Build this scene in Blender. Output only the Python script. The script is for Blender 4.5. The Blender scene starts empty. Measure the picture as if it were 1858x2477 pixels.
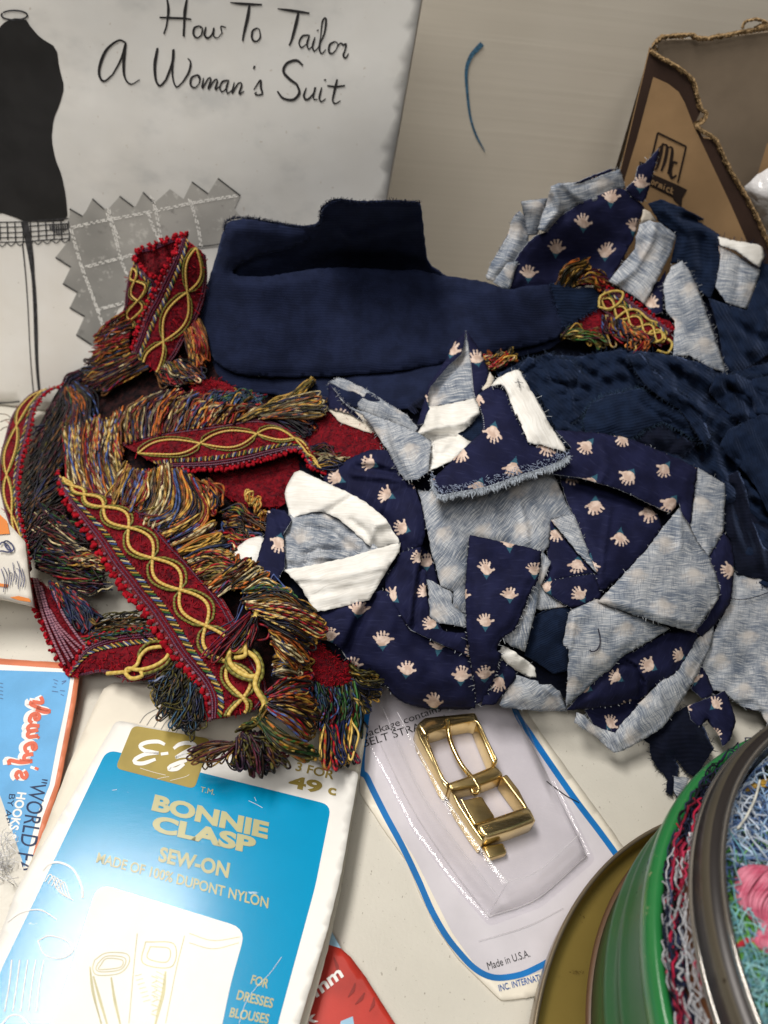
import bpy, bmesh, math, random
import numpy as np
from mathutils import Vector, Matrix, noise as mnoise
from mathutils.geometry import delaunay_2d_cdt
random.seed(7); rng = np.random.default_rng(7)
SC = bpy.context.scene
COL = SC.collection
# ------------------------------------------------------------------ camera
PW, PH, PF, CH = 1858.0, 2477.0, 1790.0, 0.28       # photo pixels, focal length in them, lens height over the table
_t, _r = math.radians(40), math.radians(8)
FW = np.array([0, math.cos(_t), -math.sin(_t)]); UP0 = np.array([0, math.sin(_t), math.cos(_t)]); RT0 = np.array([1.0, 0, 0])
RT = RT0*math.cos(_r) + UP0*math.sin(_r)
UP = -RT0*math.sin(_r) + UP0*math.cos(_r)
EYE = np.array([0, 0, CH])
cd = bpy.data.cameras.new('camera'); cam = bpy.data.objects.new('camera', cd); COL.objects.link(cam)
m = Matrix.Identity(4)
for i in range(3):
    m[i][0] = RT[i]; m[i][1] = UP[i]; m[i][2] = -FW[i]; m[i][3] = EYE[i]
cam.matrix_world = m
cd.sensor_fit = 'VERTICAL'; cd.sensor_height = 7.5; cd.sensor_width = 5.63; cd.lens = 7.5*PF/PH
cd.clip_start = 0.01; cd.clip_end = 20
cd.dof.use_dof = True; cd.dof.focus_distance = 0.29; cd.dof.aperture_fstop = 2.5
SC.camera = cam
# ------------------------------------------------------------------ light
wd = bpy.data.worlds.new('World'); SC.world = wd; wd.use_nodes = True
wb = wd.node_tree.nodes['Background']; wb.inputs[0].default_value = (1.0, 0.97, 0.93, 1); wb.inputs[1].default_value = 0.035
def area(name, loc, aim, sx, sy, power, col):
    l = bpy.data.lights.new(name, 'AREA'); l.shape = 'RECTANGLE'; l.size = sx; l.size_y = sy; l.energy = power; l.color = col
    o = bpy.data.objects.new(name, l); COL.objects.link(o); o.location = loc
    o.rotation_euler = (Vector(aim)-Vector(loc)).to_track_quat('-Z', 'Y').to_euler(); return o
area('ceiling_light', (-0.38, 0.20, 1.05), (0.0, 0.22, 0.0), 0.55, 0.22, 12.0, (1.0, 0.955, 0.89))
area('room_light', (-0.15, -0.55, 1.25), (0.0, 0.4, 0.1), 0.9, 0.3, 7.6, (1.0, 0.96, 0.91))
SC.view_settings.view_transform = 'Standard'; SC.view_settings.look = 'None'
SC.view_settings.exposure = 0; SC.view_settings.gamma = 1; SC.view_settings.use_curve_mapping = False
# ------------------------------------------------------------------ where things stand
def dirs(px, py):
    px = np.asarray(px, float); py = np.asarray(py, float)
    u = (px-PW/2)/PF; v = -(py-PH/2)/PF
    return FW + u[..., None]*RT + v[..., None]*UP
def P(px, py, z=0.0):
    d = dirs(px, py); t = (np.asarray(z, float)-CH)/d[..., 2]
    return EYE + d*t[..., None]
def onp(px, py, o, n):                                # a point of the plane through o with normal n
    d = dirs(px, py); t = ((np.asarray(o)-EYE)@np.asarray(n))/(d@np.asarray(n))
    return EYE + d*np.asarray(t)[..., None]
HEAP = np.array([(850,1715,.012),(1130,1715,.014),(1380,1840,.006),(1500,1790,.008),(600,1880,.025),(770,1850,.025),(1700,1800,.006),(1858,1900,.004),
 (0,1720,.001),(420,1720,.024),(170,1630,.008),(0,1450,.008),(60,1100,.02),(150,940,.022),(0,960,.008),(250,1480,.012),
 (300,1250,.03),(500,1400,.036),(640,1550,.034),(720,1700,.030),(500,1050,.05),(330,1050,.042),(380,900,.055),(240,850,.051),(450,580,.122),(430,720,.090),(330,630,.105),(310,710,.089),(290,780,.071),(390,630,.112),
 (1000,1600,.032),(1000,1400,.05),(1250,1300,.062),(1500,1300,.058),(1300,1550,.04),(1600,1500,.042),(1700,1650,.018),(1858,1550,.02),(1100,1150,.078),
 (1400,1100,.074),(1700,1200,.055),(1858,1200,.055),(720,1250,.048),(700,1400,.042),(900,1300,.056),
 (600,800,.085),(850,750,.10),(1000,850,.092),(1100,720,.11),(560,560,.138),(850,500,.156),(1000,500,.160),(700,900,.07),(1100,900,.09),(1350,750,.11),
 (1200,700,.125),(1250,550,.15),(1400,450,.17),(1600,360,.185),(1600,650,.13),(1800,600,.14),(1858,800,.105),(1600,900,.10),(1858,1000,.08),(1400,900,.092)], float)
def _phi(r): return r*r*np.log(r+1e-9)
class TPS:
    def __init__(s, p, z, lam=0.0):
        s.p = p/1000.0; n = len(p); K = _phi(np.linalg.norm(s.p[:, None]-s.p[None], axis=2)) + lam*np.eye(n)
        Q = np.c_[np.ones(n), s.p]; A = np.block([[K, Q], [Q.T, np.zeros((3, 3))]])
        s.w = np.linalg.lstsq(A, np.r_[z, 0, 0, 0], rcond=None)[0]
    def __call__(s, q):
        q = np.asarray(q, float)/1000.0
        return _phi(np.linalg.norm(q[:, None]-s.p[None], axis=2))@s.w[:-3] + np.c_[np.ones(len(q)), q]@s.w[-3:]
heap_z = TPS(HEAP[:, :2], HEAP[:, 2], 0.004)
def T(p):                                             # (px, py, e): e millimetres above the heap, towards the eye
    p = np.asarray(p, float).reshape(-1, 3)
    z = np.maximum(heap_z(p[:, :2]), 0.0015)
    b = P(p[:, 0], p[:, 1], z); d = EYE-b
    q = b + d/np.linalg.norm(d, axis=1)[:, None]*(p[:, 2:3]*0.001)
    low = q[:, 2] < 0.0012                            # nothing sinks into the table
    if low.any(): q[low] = P(p[low, 0], p[low, 1], 0.0012)
    return q
def w(k, *pts):                                       # traced coordinates of one enlarged crop -> photo pixels
    x0, y0, s = {'a': (0,0,1.659), 'b': (900,0,1.7317), '1': (0,500,3.318), '2': (0,900,3.318), '3': (400,900,3.318), '4': (400,1350,3.318),
      '5': (0,1400,3.318), '6': (800,800,3.318), '7': (800,1250,3.318), '8': (1250,1000,2.765), '9': (1250,1450,2.729), 't': (1150,380,2.343),
      'c': (0,1600,1.7463), 'k': (800,1650,1.568), 'g': (850,1700,3.318), 'q': (1300,1877,2.973), 'D': (0,0,.8929)}[k]
    return [(p[0]/s+x0, p[1]/s+y0)+tuple(p[2:]) for p in pts]
# ------------------------------------------------------------------ objects
def thing(name, label, cat, loc=(0,0,0), group=None):
    o = bpy.data.objects.new(name, None); COL.objects.link(o); o.location = loc; o.empty_display_size = 0.01
    return tag(o, label, cat, group)
def tag(o, label=None, cat=None, group=None, kind=None):
    if label: o['label'] = label
    if cat: o['category'] = cat
    if group: o['group'] = group
    if kind: o['kind'] = kind
    return o
def origin(o):
    q = np.zeros(3)
    while o is not None: q = q+np.array(o.location); o = o.parent
    return q
def mesh(name, V, Fs, mats, parent=None, smooth=True, uv=None, col=None, fm=None):
    me = bpy.data.meshes.new(name); V = np.asarray(V, float)
    off = np.zeros(3)
    if parent is not None: off = origin(parent)
    elif len(V): off = np.array([V[:, 0].mean(), V[:, 1].mean(), V[:, 2].min()])
    me.from_pydata((V-off).tolist(), [], [tuple(int(i) for i in f) for f in Fs])
    for mt in (mats if isinstance(mats, (list, tuple)) else [mats]): me.materials.append(mt)
    n = len(me.polygons)
    me.polygons.foreach_set('use_smooth', [smooth]*n)
    if fm is not None: me.polygons.foreach_set('material_index', list(fm))
    if uv is not None:
        lv = np.zeros(len(me.loops), np.int32); me.loops.foreach_get('vertex_index', lv)
        l = me.uv_layers.new(name='UVMap'); l.data.foreach_set('uv', np.asarray(uv, float)[lv].ravel())
    if col is not None:
        a = me.color_attributes.new('tint', 'FLOAT_COLOR', 'POINT')
        a.data.foreach_set('color', np.c_[np.asarray(col, float), np.ones(len(V))].ravel())
    me.update()
    o = bpy.data.objects.new(name, me); COL.objects.link(o)
    if parent is not None: o.parent = parent
    else: o.location = off
    return o
def catmull(p, step):
    p = np.asarray(p, float)
    if len(p) < 3:
        n = max(2, int(np.linalg.norm((p[-1]-p[0])[:2])/step)+1); t = np.linspace(0, 1, n)[:, None]; return p[0]*(1-t)+p[-1]*t
    q = np.vstack([2*p[0]-p[1], p, 2*p[-1]-p[-2]]); out = []
    for i in range(1, len(q)-2):
        n = max(2, int(np.linalg.norm((q[i+1]-q[i])[:2])/step)); t = np.linspace(0, 1, n, endpoint=False)[:, None]
        a, b, c, d = q[i-1], q[i], q[i+1], q[i+2]
        out.append(.5*((2*b)+(-a+c)*t+(2*a-5*b+4*c-d)*t**2+(-a+3*b-3*c+d)*t**3))
    return np.vstack(out+[p[-1:]])
def resample(p, n):
    p = np.asarray(p, float); d = np.r_[0, np.cumsum(np.linalg.norm(np.diff(p[:, :2], axis=0), axis=1))]
    s = np.linspace(0, d[-1], n); return np.stack([np.interp(s, d, p[:, k]) for k in range(p.shape[1])], 1)
class Tubes:                                          # many threads gathered into one mesh
    def __init__(s): s.V = []; s.F = []; s.C = []; s.n = 0
    def add(s, path, r, c1, c2=None, sides=5, twist=.9, closed=False):
        p = np.asarray(path, float); n = len(p)
        if n < 2: return
        tg = np.gradient(p, axis=0); tg /= np.linalg.norm(tg, axis=1)[:, None]+1e-12
        ref = np.array([.31, .22, .92]); a = np.cross(tg, ref); a /= np.linalg.norm(a, axis=1)[:, None]+1e-9; b = np.cross(tg, a)
        rr = np.broadcast_to(np.asarray(r, float), (n,))
        th = np.arange(sides)*2*math.pi/sides
        V = p[:, None]+rr[:, None, None]*(np.cos(th)[None, :, None]*a[:, None]+np.sin(th)[None, :, None]*b[:, None])
        s.V.append(V.reshape(-1, 3))
        c1 = np.asarray(c1, float); C = np.broadcast_to(c1, (n, sides, 3)).copy()
        if c2 is not None:
            k = ((np.arange(sides)[None]/sides + np.arange(n)[:, None]*twist/6.0) % 1.0) < .45
            C[k] = np.asarray(c2, float)
        s.C.append(C.reshape(-1, 3))
        i = np.arange(n-1)[:, None]*sides; j = np.arange(sides)[None]; k = (j+1) % sides
        s.F.append(np.stack([i+j, i+k, i+k+sides, i+j+sides], 2).reshape(-1, 4)+s.n)
        s.n += n*sides
    def ball(s, c, r, col, sq=None):
        V, F = ICO; s.V.append(np.asarray(c)+V*r*(1+rng.normal(0, .09, (len(V), 1)))); s.C.append(np.broadcast_to(np.asarray(col)*rng.uniform(.75, 1.2), (len(V), 3)))
        s.F.append(np.c_[F, F[:, :1]]+s.n); s.n += len(V)
    def build(s, name, mat, parent=None):
        if not s.V: return None
        F = np.vstack(s.F); V = np.vstack(s.V); C = np.vstack(s.C)
        return mesh(name, V, [f if f[0] != f[3] else f[:3] for f in F.tolist()], mat, parent, True, None, C)
def _ico():
    b = bmesh.new(); bmesh.ops.create_icosphere(b, subdivisions=2, radius=1); V = np.array([v.co[:] for v in b.verts]); F = np.array([[v.index for v in f.verts] for f in b.faces]); b.free(); return V, F
ICO = _ico()
PXM = 0.000175                                        # one photo pixel on the heap, metres
# ------------------------------------------------------------------ node helper
class N:
    def __init__(s, nt, sock): s.nt, s.k = nt, sock
    def _m(s, op, *a):
        nd = s.nt.nodes.new('ShaderNodeMath'); nd.operation = op
        for i, x in enumerate((s,)+a):
            if isinstance(x, N): s.nt.links.new(x.k, nd.inputs[i])
            else: nd.inputs[i].default_value = float(x)
        return N(s.nt, nd.outputs[0])
    def __add__(s, o): return s._m('ADD', o)
    __radd__ = __add__
    def __sub__(s, o): return s._m('SUBTRACT', o)
    def __rsub__(s, o): return (s*-1)+o
    def __mul__(s, o): return s._m('MULTIPLY', o)
    __rmul__ = __mul__
    def __truediv__(s, o): return s._m('DIVIDE', o)
    def floor(s): return s._m('FLOOR')
    def frac(s): return s._m('FRACT')
    def abs(s): return s._m('ABSOLUTE')
    def min(s, o): return s._m('MINIMUM', o)
    def max(s, o): return s._m('MAXIMUM', o)
    def sqrt(s): return s._m('SQRT')
    def sin(s): return s._m('SINE')
    def lt(s, o): return s._m('LESS_THAN', o)
    def step(s, lo, hi):                              # smooth 0..1
        nd = s.nt.nodes.new('ShaderNodeMapRange'); nd.interpolation_type = 'SMOOTHSTEP'
        s.nt.links.new(s.k, nd.inputs[0]); nd.inputs[1].default_value = lo; nd.inputs[2].default_value = hi; return N(s.nt, nd.outputs[0])
def mixc(nt, f, a, b):
    nd = nt.nodes.new('ShaderNodeMix'); nd.data_type = 'RGBA'
    for i, x in ((0, f), (6, a), (7, b)):
        if isinstance(x, N): nt.links.new(x.k, nd.inputs[i])
        elif hasattr(x, 'is_output'): nt.links.new(x, nd.inputs[i])
        elif i == 0: nd.inputs[0].default_value = x
        else: nd.inputs[i].default_value = tuple(x)+(1,)
    return nd.outputs[2]
def ntex(nt, vec, scale, detail=3, rough=.55, sx=1, sy=1, sz=1, rot=0):
    mp = nt.nodes.new('ShaderNodeMapping'); mp.inputs['Scale'].default_value = (sx, sy, sz); mp.inputs['Rotation'].default_value = (0, 0, rot)
    nt.links.new(vec, mp.inputs[0])
    n = nt.nodes.new('ShaderNodeTexNoise'); n.inputs['Scale'].default_value = scale; n.inputs['Detail'].default_value = detail; n.inputs['Roughness'].default_value = rough
    nt.links.new(mp.outputs[0], n.inputs['Vector']); return N(nt, n.outputs['Fac'])
def newmat(name, rough=.6, spec=.4, metal=0.0):
    mt = bpy.data.materials.new(name); mt.use_nodes = True; nt = mt.node_tree; b = nt.nodes['Principled BSDF']
    b.inputs['Roughness'].default_value = rough; b.inputs['Specular IOR Level'].default_value = spec; b.inputs['Metallic'].default_value = metal
    tc = nt.nodes.new('ShaderNodeTexCoord'); return mt, nt, b, tc
def bump(nt, b, h, strength, dist):
    nd = nt.nodes.new('ShaderNodeBump'); nd.inputs['Strength'].default_value = strength; nd.inputs['Distance'].default_value = dist
    nt.links.new(h.k, nd.inputs['Height']); nt.links.new(nd.outputs[0], b.inputs['Normal'])
def plain(name, c, rough=.6, spec=.4, metal=0., var=.12, vscale=60, bs=.15, bscale=400, bd=.0004, coat=0., dark=None):
    mt, nt, b, tc = newmat(name, rough, spec, metal)
    n = ntex(nt, tc.outputs['Object'], vscale, 4)
    lo = tuple(x*(1-var*2) for x in c) if dark is None else dark; hi = tuple(min(1, x*(1+var)) for x in c)
    nt.links.new(mixc(nt, n.step(.3, .7), lo, hi), b.inputs['Base Color'])
    if bs: bump(nt, b, ntex(nt, tc.outputs['Object'], bscale, 2), bs, bd)
    if coat: b.inputs['Coat Weight'].default_value = coat; b.inputs['Coat Roughness'].default_value = .18
    return mt
# ---- fabrics
def hand_sdf(nt, uv):
    sp = nt.nodes.new('ShaderNodeSeparateXYZ'); nt.links.new(uv, sp.inputs[0])
    U, Vv = N(nt, sp.outputs[0]), N(nt, sp.outputs[1])
    row = (Vv/1.05).floor(); U2 = U + row; x = ((U2/2.0).frac()-.5)*2.34; y = ((Vv/1.05).frac()-.5)*1.30
    def cap(ax, ay, bx, by, r):
        dx, dy = bx-ax, by-ay; L = dx*dx+dy*dy; px = x-ax; py = y-ay
        h = ((px*dx+py*dy)/L).max(0).min(1); ex = px-h*dx; ey = py-h*dy
        return (ex*ex+ey*ey).sqrt()-r
    palm = (((x*x*.86)+((y+.0)*(y+.0))*1.35).sqrt()-.250).max(x.abs()*.9-(y+.30))
    d = palm
    for a in ((-.14,.0,-.38,.11,.040), (-.14,.08,-.27,.28,.034), (-.07,.12,-.12,.38,.034), (.03,.12,.04,.40,.034), (.11,.12,.20,.33,.034), (.15,.0,.39,.09,.040)):
        d = d.min(cap(*a))
    cuff = ((x.abs()-(y+.46)*.62).max(y+.2)).max(-.46-y)
    return x, y, d, palm, cuff
def fabric_front():
    mt, nt, b, tc = newmat('printed_navy_cotton', .82, .15)
    x, y, d, palm, cuff = hand_sdf(nt, tc.outputs['UV'])
    wv = ntex(nt, tc.outputs['UV'], 14, 1, .5, .10, 1, 1)
    fz = (wv-.5)*.12
    md = 1.0-(d+fz).step(-.012, .03); mc = 1.0-(cuff+fz).step(-.01, .03)
    n = ntex(nt, tc.outputs['UV'], 1.2, 3)
    base = mixc(nt, n.step(.3, .7), (.0055, .0065, .027), (.0095, .0115, .044))
    base = mixc(nt, wv.step(.55, .8)*.45, base, (.028, .032, .085))
    base = mixc(nt, mc, base, (.03, .10, .15))
    skin = mixc(nt, ntex(nt, tc.outputs['UV'], 4, 2).step(.35, .65), (.50, .365, .30), (.70, .56, .48))
    skin = mixc(nt, (wv.step(.58, .7)*(1.0-palm.step(-.2, .02))*-.35+wv.step(.6, .75)*.55).max(0), skin, (.12, .09, .10))
    nt.links.new(mixc(nt, md, base, skin), b.inputs['Base Color'])
    bump(nt, b, wv+ntex(nt, tc.outputs['UV'], 30, 1), .25, .0004)
    return mt
def fabric_back():
    mt, nt, b, tc = newmat('printed_cotton_reverse', .85, .12)
    x, y, d, palm, cuff = hand_sdf(nt, tc.outputs['UV'])
    wv = ntex(nt, tc.outputs['UV'], 32, 1, .5, .06, 1, 1); wv2 = ntex(nt, tc.outputs['UV'], 30, 1, .5, 1, .08, 1)
    n = ntex(nt, tc.outputs['UV'], .9, 4, .6)
    base = mixc(nt, n.step(.34, .66), (.135, .165, .215), (.355, .38, .42))
    base = mixc(nt, wv.step(.46, .70)*.62, base, (.66, .665, .665))
    base = mixc(nt, wv.step(.50, .32)*.5, base, (.08, .10, .15))
    base = mixc(nt, wv2.step(.53, .66)*.45, base, (.08, .10, .15))
    ghost = 1.0-(d+(wv-.5)*.25).step(-.16, .16)
    nt.links.new(mixc(nt, ghost*.55, base, (.62, .56, .50)), b.inputs['Base Color'])
    bump(nt, b, wv+wv2, .3, .0005)
    return mt
def cotton(name, c, c2):
    mt, nt, b, tc = newmat(name, .85, .12)
    wv = ntex(nt, tc.outputs['UV'], 15, 1, .5, .08, 1, 1); n = ntex(nt, tc.outputs['UV'], 1.1, 3)
    nt.links.new(mixc(nt, (wv*.5+n*.5).step(.38, .62), c2, c), b.inputs['Base Color'])
    bump(nt, b, wv, .3, .0005); return mt
def twill(name, c, rib=26., k=.35, bd=.0008, sheen=.2):
    mt, nt, b, tc = newmat(name, .88, .1)
    sp = nt.nodes.new('ShaderNodeSeparateXYZ'); nt.links.new(tc.outputs['UV'], sp.inputs[0])
    U, Vv = N(nt, sp.outputs[0]), N(nt, sp.outputs[1])
    n = ntex(nt, tc.outputs['UV'], 1.4, 4, .6)
    r = ((Vv*rib+(U*3.1+n*2).sin()*.8).sin()*.5+.5)
    nt.links.new(mixc(nt, (n.step(.3, .7)*.6+r*k).min(1), tuple(x*.62 for x in c), tuple(x*1.35 for x in c)), b.inputs['Base Color'])
    bump(nt, b, r+ntex(nt, tc.outputs['UV'], 22, 2), .5, bd)
    b.inputs['Sheen Weight'].default_value = sheen; b.inputs['Sheen Roughness'].default_value = .4; b.inputs['Sheen Tint'].default_value = (.3, .42, .8, 1)
    return mt
FRONT, BACK = fabric_front(), fabric_back()
WHITE = cotton('white_cotton', (.80, .79, .76), (.68, .66, .62))
CREAM = cotton('cream_cotton', (.66, .60, .52), (.52, .47, .40))
NAVY = twill('navy_suiting', (.0105, .0155, .0425), 60, .05, .00012, .12)
KNIT = twill('navy_ribbed_cloth', (.0064, .0132, .0345), 34, .2, .0004)
DKNAVY = twill('dark_navy_cloth', (.0042, .0058, .0150), 30, .15, .0003)
def thread_mat(name, rough=.42, spec=.5):
    mt, nt, b, tc = newmat(name, rough, spec)
    a = nt.nodes.new('ShaderNodeAttribute'); a.attribute_name = 'tint'; nt.links.new(a.outputs['Color'], b.inputs['Base Color']); return mt
THREAD = thread_mat('silky_thread', .5, .3); FUZZ = thread_mat('chenille_fuzz', .9, .1); MATTE = thread_mat('cotton_thread', .8, .2)
# ------------------------------------------------------------------ a cut piece of cloth
def inside(poly, q):
    x, y = q[:, 0], q[:, 1]; r = np.zeros(len(q), bool); n = len(poly)
    for i in range(n):
        (x1, y1), (x2, y2) = poly[i][:2], poly[(i+1) % n][:2]
        c = ((y1 > y) != (y2 > y)) & (x < (x2-x1)*(y-y1)/((y2-y1) if y2 != y1 else 1e-9)+x1); r ^= c
    return r
def segdist(q, a, b):
    a = np.asarray(a, float)[:2]; b = np.asarray(b, float)[:2]; d = b-a; t = np.clip(((q-a)@d)/(d@d+1e-9), 0, 1)
    return np.linalg.norm(q-(a+t[:, None]*d), axis=1)
def polydist(q, line):
    r = np.full(len(q), 1e9)
    for a, b in zip(line[:-1], line[1:]): r = np.minimum(r, segdist(q, a, b))
    return r
def fill(pts, sp, jit=.5, rnd=0):
    """outline of (x, y, e) -> points, triangles, which points are on the rim, distance to the rim"""
    pts = np.asarray(pts, float)
    if rnd:
        for _ in range(rnd):
            nx = np.roll(pts, -1, 0); pts = np.stack([.8*pts+.2*nx, .2*pts+.8*nx], 1).reshape(-1, pts.shape[1])
    out = []
    for a, b in zip(pts, np.roll(pts, -1, 0)):
        n = max(1, int(np.linalg.norm((b-a)[:2])/sp)); t = np.arange(n)[:, None]/n; out.append(a*(1-t)+b*t)
    rim = np.vstack(out); rim[:, :2] += rng.normal(0, jit, (len(rim), 2))
    x0, y0 = rim[:, :2].min(0); x1, y1 = rim[:, :2].max(0)
    g = np.array([(x+(sp/2 if j % 2 else 0), y) for j, y in enumerate(np.arange(y0, y1, sp*.87)) for x in np.arange(x0, x1, sp)])
    ed = np.vstack([rim, rim[:1]])
    if len(g):
        g = g[inside(rim, g)]
        if len(g): g = g+rng.uniform(-.1*sp, .1*sp, g.shape); g = g[polydist(g, ed[:, :2]) > sp*.55]
    allp = np.vstack([rim[:, :2], g]) if len(g) else rim[:, :2]
    n = len(rim); r = delaunay_2d_cdt([Vector(p) for p in allp], [(i, (i+1) % n) for i in range(n)], [list(range(n))], 1, 1e-4)
    q = np.array([v[:] for v in r[0]]); F = [f for f in r[2]]
    return q, F, polydist(q, ed[:, :2]), rim
def face_cam(V, F):
    V = np.asarray(V); out = []
    for f in F:
        n = np.cross(V[f[1]]-V[f[0]], V[f[2]]-V[f[0]]); out.append(tuple(f) if n@(EYE-V[f[0]]) > 0 else tuple(f[::-1]))
    return out
FG = 'cut scraps of hand-print cotton'
_fr = {}
def scrap(name, label, pts, mat, back=None, e=6., dome=1.3, wr=1.0, wf=.011, creases=(), uvo=None, ang=0., s=60., ctl=(), parent=None,
          cat='fabric scrap', group=FG, fray=.03, sp=7., rnd=0, th=.0005, wdir=None, fcol=(.55, .58, .62), lab_part=None):
    pts = [tuple(p)+((e,) if len(p) == 2 else ()) for p in pts]
    q, F, dist, rim = fill(pts, sp, .7, rnd)
    base = np.array(pts, float)
    if np.ptp(base[:, 2]) < 1e-6 and not ctl: ez = np.full(len(q), base[0, 2])
    else:
        cp = np.vstack([base]+([np.array(ctl, float)] if ctl else []))
        _, ix = np.unique(np.round(cp[:, :2]), axis=0, return_index=True); cp = cp[np.sort(ix)]
        ez = TPS(cp[:, :2], cp[:, 2], 1e-3)(q); ez = np.clip(ez, cp[:, 2].min()-4, cp[:, 2].max()+4)
    k = np.clip(dist/26., 0, 1); ez = ez+dome*(k*k*(3-2*k))
    for line, dep, wid in creases:
        dd = polydist(q, np.array(line, float)); ez = ez+dep*np.exp(-(dd/wid)**2)
    ox, oy = rng.uniform(0, 90, 2); wx = np.array([mnoise.noise(Vector((x*wf+ox, y*wf+oy, 0))) for x, y in q])
    wx2 = np.array([mnoise.noise(Vector((x*wf*2.7+oy, y*wf*2.7+ox, 3))) for x, y in q])
    if wdir is not None:
        c, sn = math.cos(math.radians(wdir)), math.sin(math.radians(wdir))
        wx3 = np.array([mnoise.noise(Vector(((x*c+y*sn)*.006+ox, (-x*sn+y*c)*.04+oy, 5))) for x, y in q]); wx = wx*.6+wx3*.8
    ez = ez+wr*(1.6*wx+.85*wx2)
    V = T(np.c_[q, ez]); F = face_cam(V, F)
    if uvo is None: uvo = (rng.uniform(0, 60), rng.uniform(0, 60))
    c, sn = math.cos(math.radians(ang)), math.sin(math.radians(ang)); dx, dy = (q[:, 0]-uvo[0])/s, (q[:, 1]-uvo[1])/s
    uv = np.c_[dx*c+dy*sn+1.0, -(-dx*sn+dy*c)+.525]
    uv = uv+np.c_[wx*.10+wx2*.05, wx2*.10-wx*.06]
    mats = [mat, back or mat]
    o = mesh(name, V, F, mats, parent, True, uv)
    md = o.modifiers.new('thickness', 'SOLIDIFY'); md.thickness = th; md.offset = -1; md.material_offset = 1; md.material_offset_rim = 1
    if parent is None: tag(o, label, cat, group)
    elif label: o['label'] = label
    if fray:
        t = Tubes(); rl = np.vstack([rim, rim[:1]]); cen = q.mean(0)
        ri = T(np.c_[rl[:, :2], np.zeros(len(rl))])
        near = [int(np.argmin(np.linalg.norm(q-p[:2], axis=1))) for p in rl]
        for i in range(len(rl)-1):
            a, b = rl[i, :2], rl[i+1, :2]; d = b-a; L = np.linalg.norm(d)+1e-9; nrm = np.array([d[1], -d[0]])/L
            if not inside(rim, np.array([(a+b)/2-nrm*2]))[0]: nrm = -nrm
            for _ in range(int(L*fray+rng.random())):
                t0 = rng.uniform(0, 1); p0 = a+d*t0; ln = rng.uniform(1.5, 5) if fray < .08 else rng.uniform(2, 9); dr = nrm+rng.normal(0, .45, 2)
                e0 = ez[near[i]]
                pp = [(*(p0-nrm*1), e0), (*(p0+dr*ln*.5), e0+rng.normal(.2, .3)), (*(p0+dr*ln+rng.normal(0, 1.5, 2)), e0+rng.normal(0, .6))]
                t.add(T(pp), .00011, np.array(fcol)*rng.uniform(.3, 1.0), sides=3)
        t.build('frayed_edge', MATTE, o if parent is None else parent) if parent is not None else _child(t, o)
    return o
def _child(t, o):
    c = t.build('frayed_edge', MATTE, o)
    return c
# ------------------------------------------------------------------ tabletop and wall
def table_mat():
    mt, nt, b, tc = newmat('speckled_laminate', .38, .45)
    n = ntex(nt, tc.outputs['Object'], 14, 4); v = ntex(nt, tc.outputs['Object'], 900, 1, .5, 1, 1.7)
    v2 = ntex(nt, tc.outputs['Object'], 330, 2, .6, 1.8, 1)
    base = mixc(nt, n.step(.3, .7), (.55, .525, .465), (.63, .605, .54))
    base = mixc(nt, v.step(.30, .22)*.5, base, (.30, .27, .22))
    base = mixc(nt, v2.step(.31, .26)*.8, base, (.22, .19, .15))
    nt.links.new(base, b.inputs['Base Color']); bump(nt, b, ntex(nt, tc.outputs['Object'], 700, 2), .25, .0003)
    return mt
def sheet(name, x0, x1, y0, y1, z, mat):
    return mesh(name, [(x0,y0,z),(x1,y0,z),(x1,y1,z),(x0,y1,z)], [(0,1,2,3)], mat, None, False)
tag(sheet('tabletop', -1.2, 1.2, -.6, .75, 0, table_mat()), kind='structure')
WO = np.array([0, .515, 0]); _wy = math.radians(10)
WN = np.array([math.sin(_wy), -math.cos(_wy), 0]); WX = np.array([math.cos(_wy), math.sin(_wy), 0])
def wall_mat():
    mt, nt, b, tc = newmat('lined_tan_board', .7, .25)
    st = ntex(nt, tc.outputs['Object'], 110, 3, .6, .03, .03, 3.2); st2 = ntex(nt, tc.outputs['Object'], 14, 4, .6, .04, .04, 7)
    n = ntex(nt, tc.outputs['Object'], 5, 4)
    base = mixc(nt, n.step(.3, .7), (.52, .475, .40), (.60, .555, .48))
    base = mixc(nt, st.step(.35, .7)*.28, base, (.66, .61, .53)); base = mixc(nt, st2.step(.62, .75)*.15, base, (.72, .67, .59))
    base = mixc(nt, ntex(nt, tc.outputs['Object'], 9, 3).step(.6, .8)*.35, base, (.36, .30, .22))
    nt.links.new(base, b.inputs['Base Color']); bump(nt, b, st, .2, .0004); return mt
wl = thing('wall', 'tan board wall with fine horizontal lines and a blue pen mark', 'wall', tuple(WO))
V = [];
for dz in (0.0015, .52):
    for dn in (0, -.012):
        for dx in (-1.1, 1.1): V.append(WO+WX*dx+WN*dn+np.array([0, 0, dz]))
mesh('panel', V, [(0,1,5,4),(3,2,6,7),(4,5,7,6),(2,3,1,0),(0,4,6,2),(1,3,7,5)], wall_mat(), wl, False)
def ribbon(pts, wid, plane, sc=1.0):                  # flat brush stroke in photo pixels -> points on a surface
    p = catmull(np.array([q[:2] for q in pts], float), 3); wd_ = np.broadcast_to(np.asarray(wid, float), (len(pts),))
    wd_ = np.interp(np.linspace(0, 1, len(p)), np.linspace(0, 1, len(pts)), wd_)
    t = np.gradient(p, axis=0); t /= np.linalg.norm(t, axis=1)[:, None]+1e-9; n = np.c_[-t[:, 1], t[:, 0]]
    a = p+n*wd_[:, None]/2; b = p-n*wd_[:, None]/2
    V = np.vstack([plane(a[:, 0], a[:, 1]), plane(b[:, 0], b[:, 1])]); k = len(p)
    F = [(i, i+1, k+i+1, k+i) for i in range(k-1)]
    # round ends
    return V, face_cam(V, F)
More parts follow.
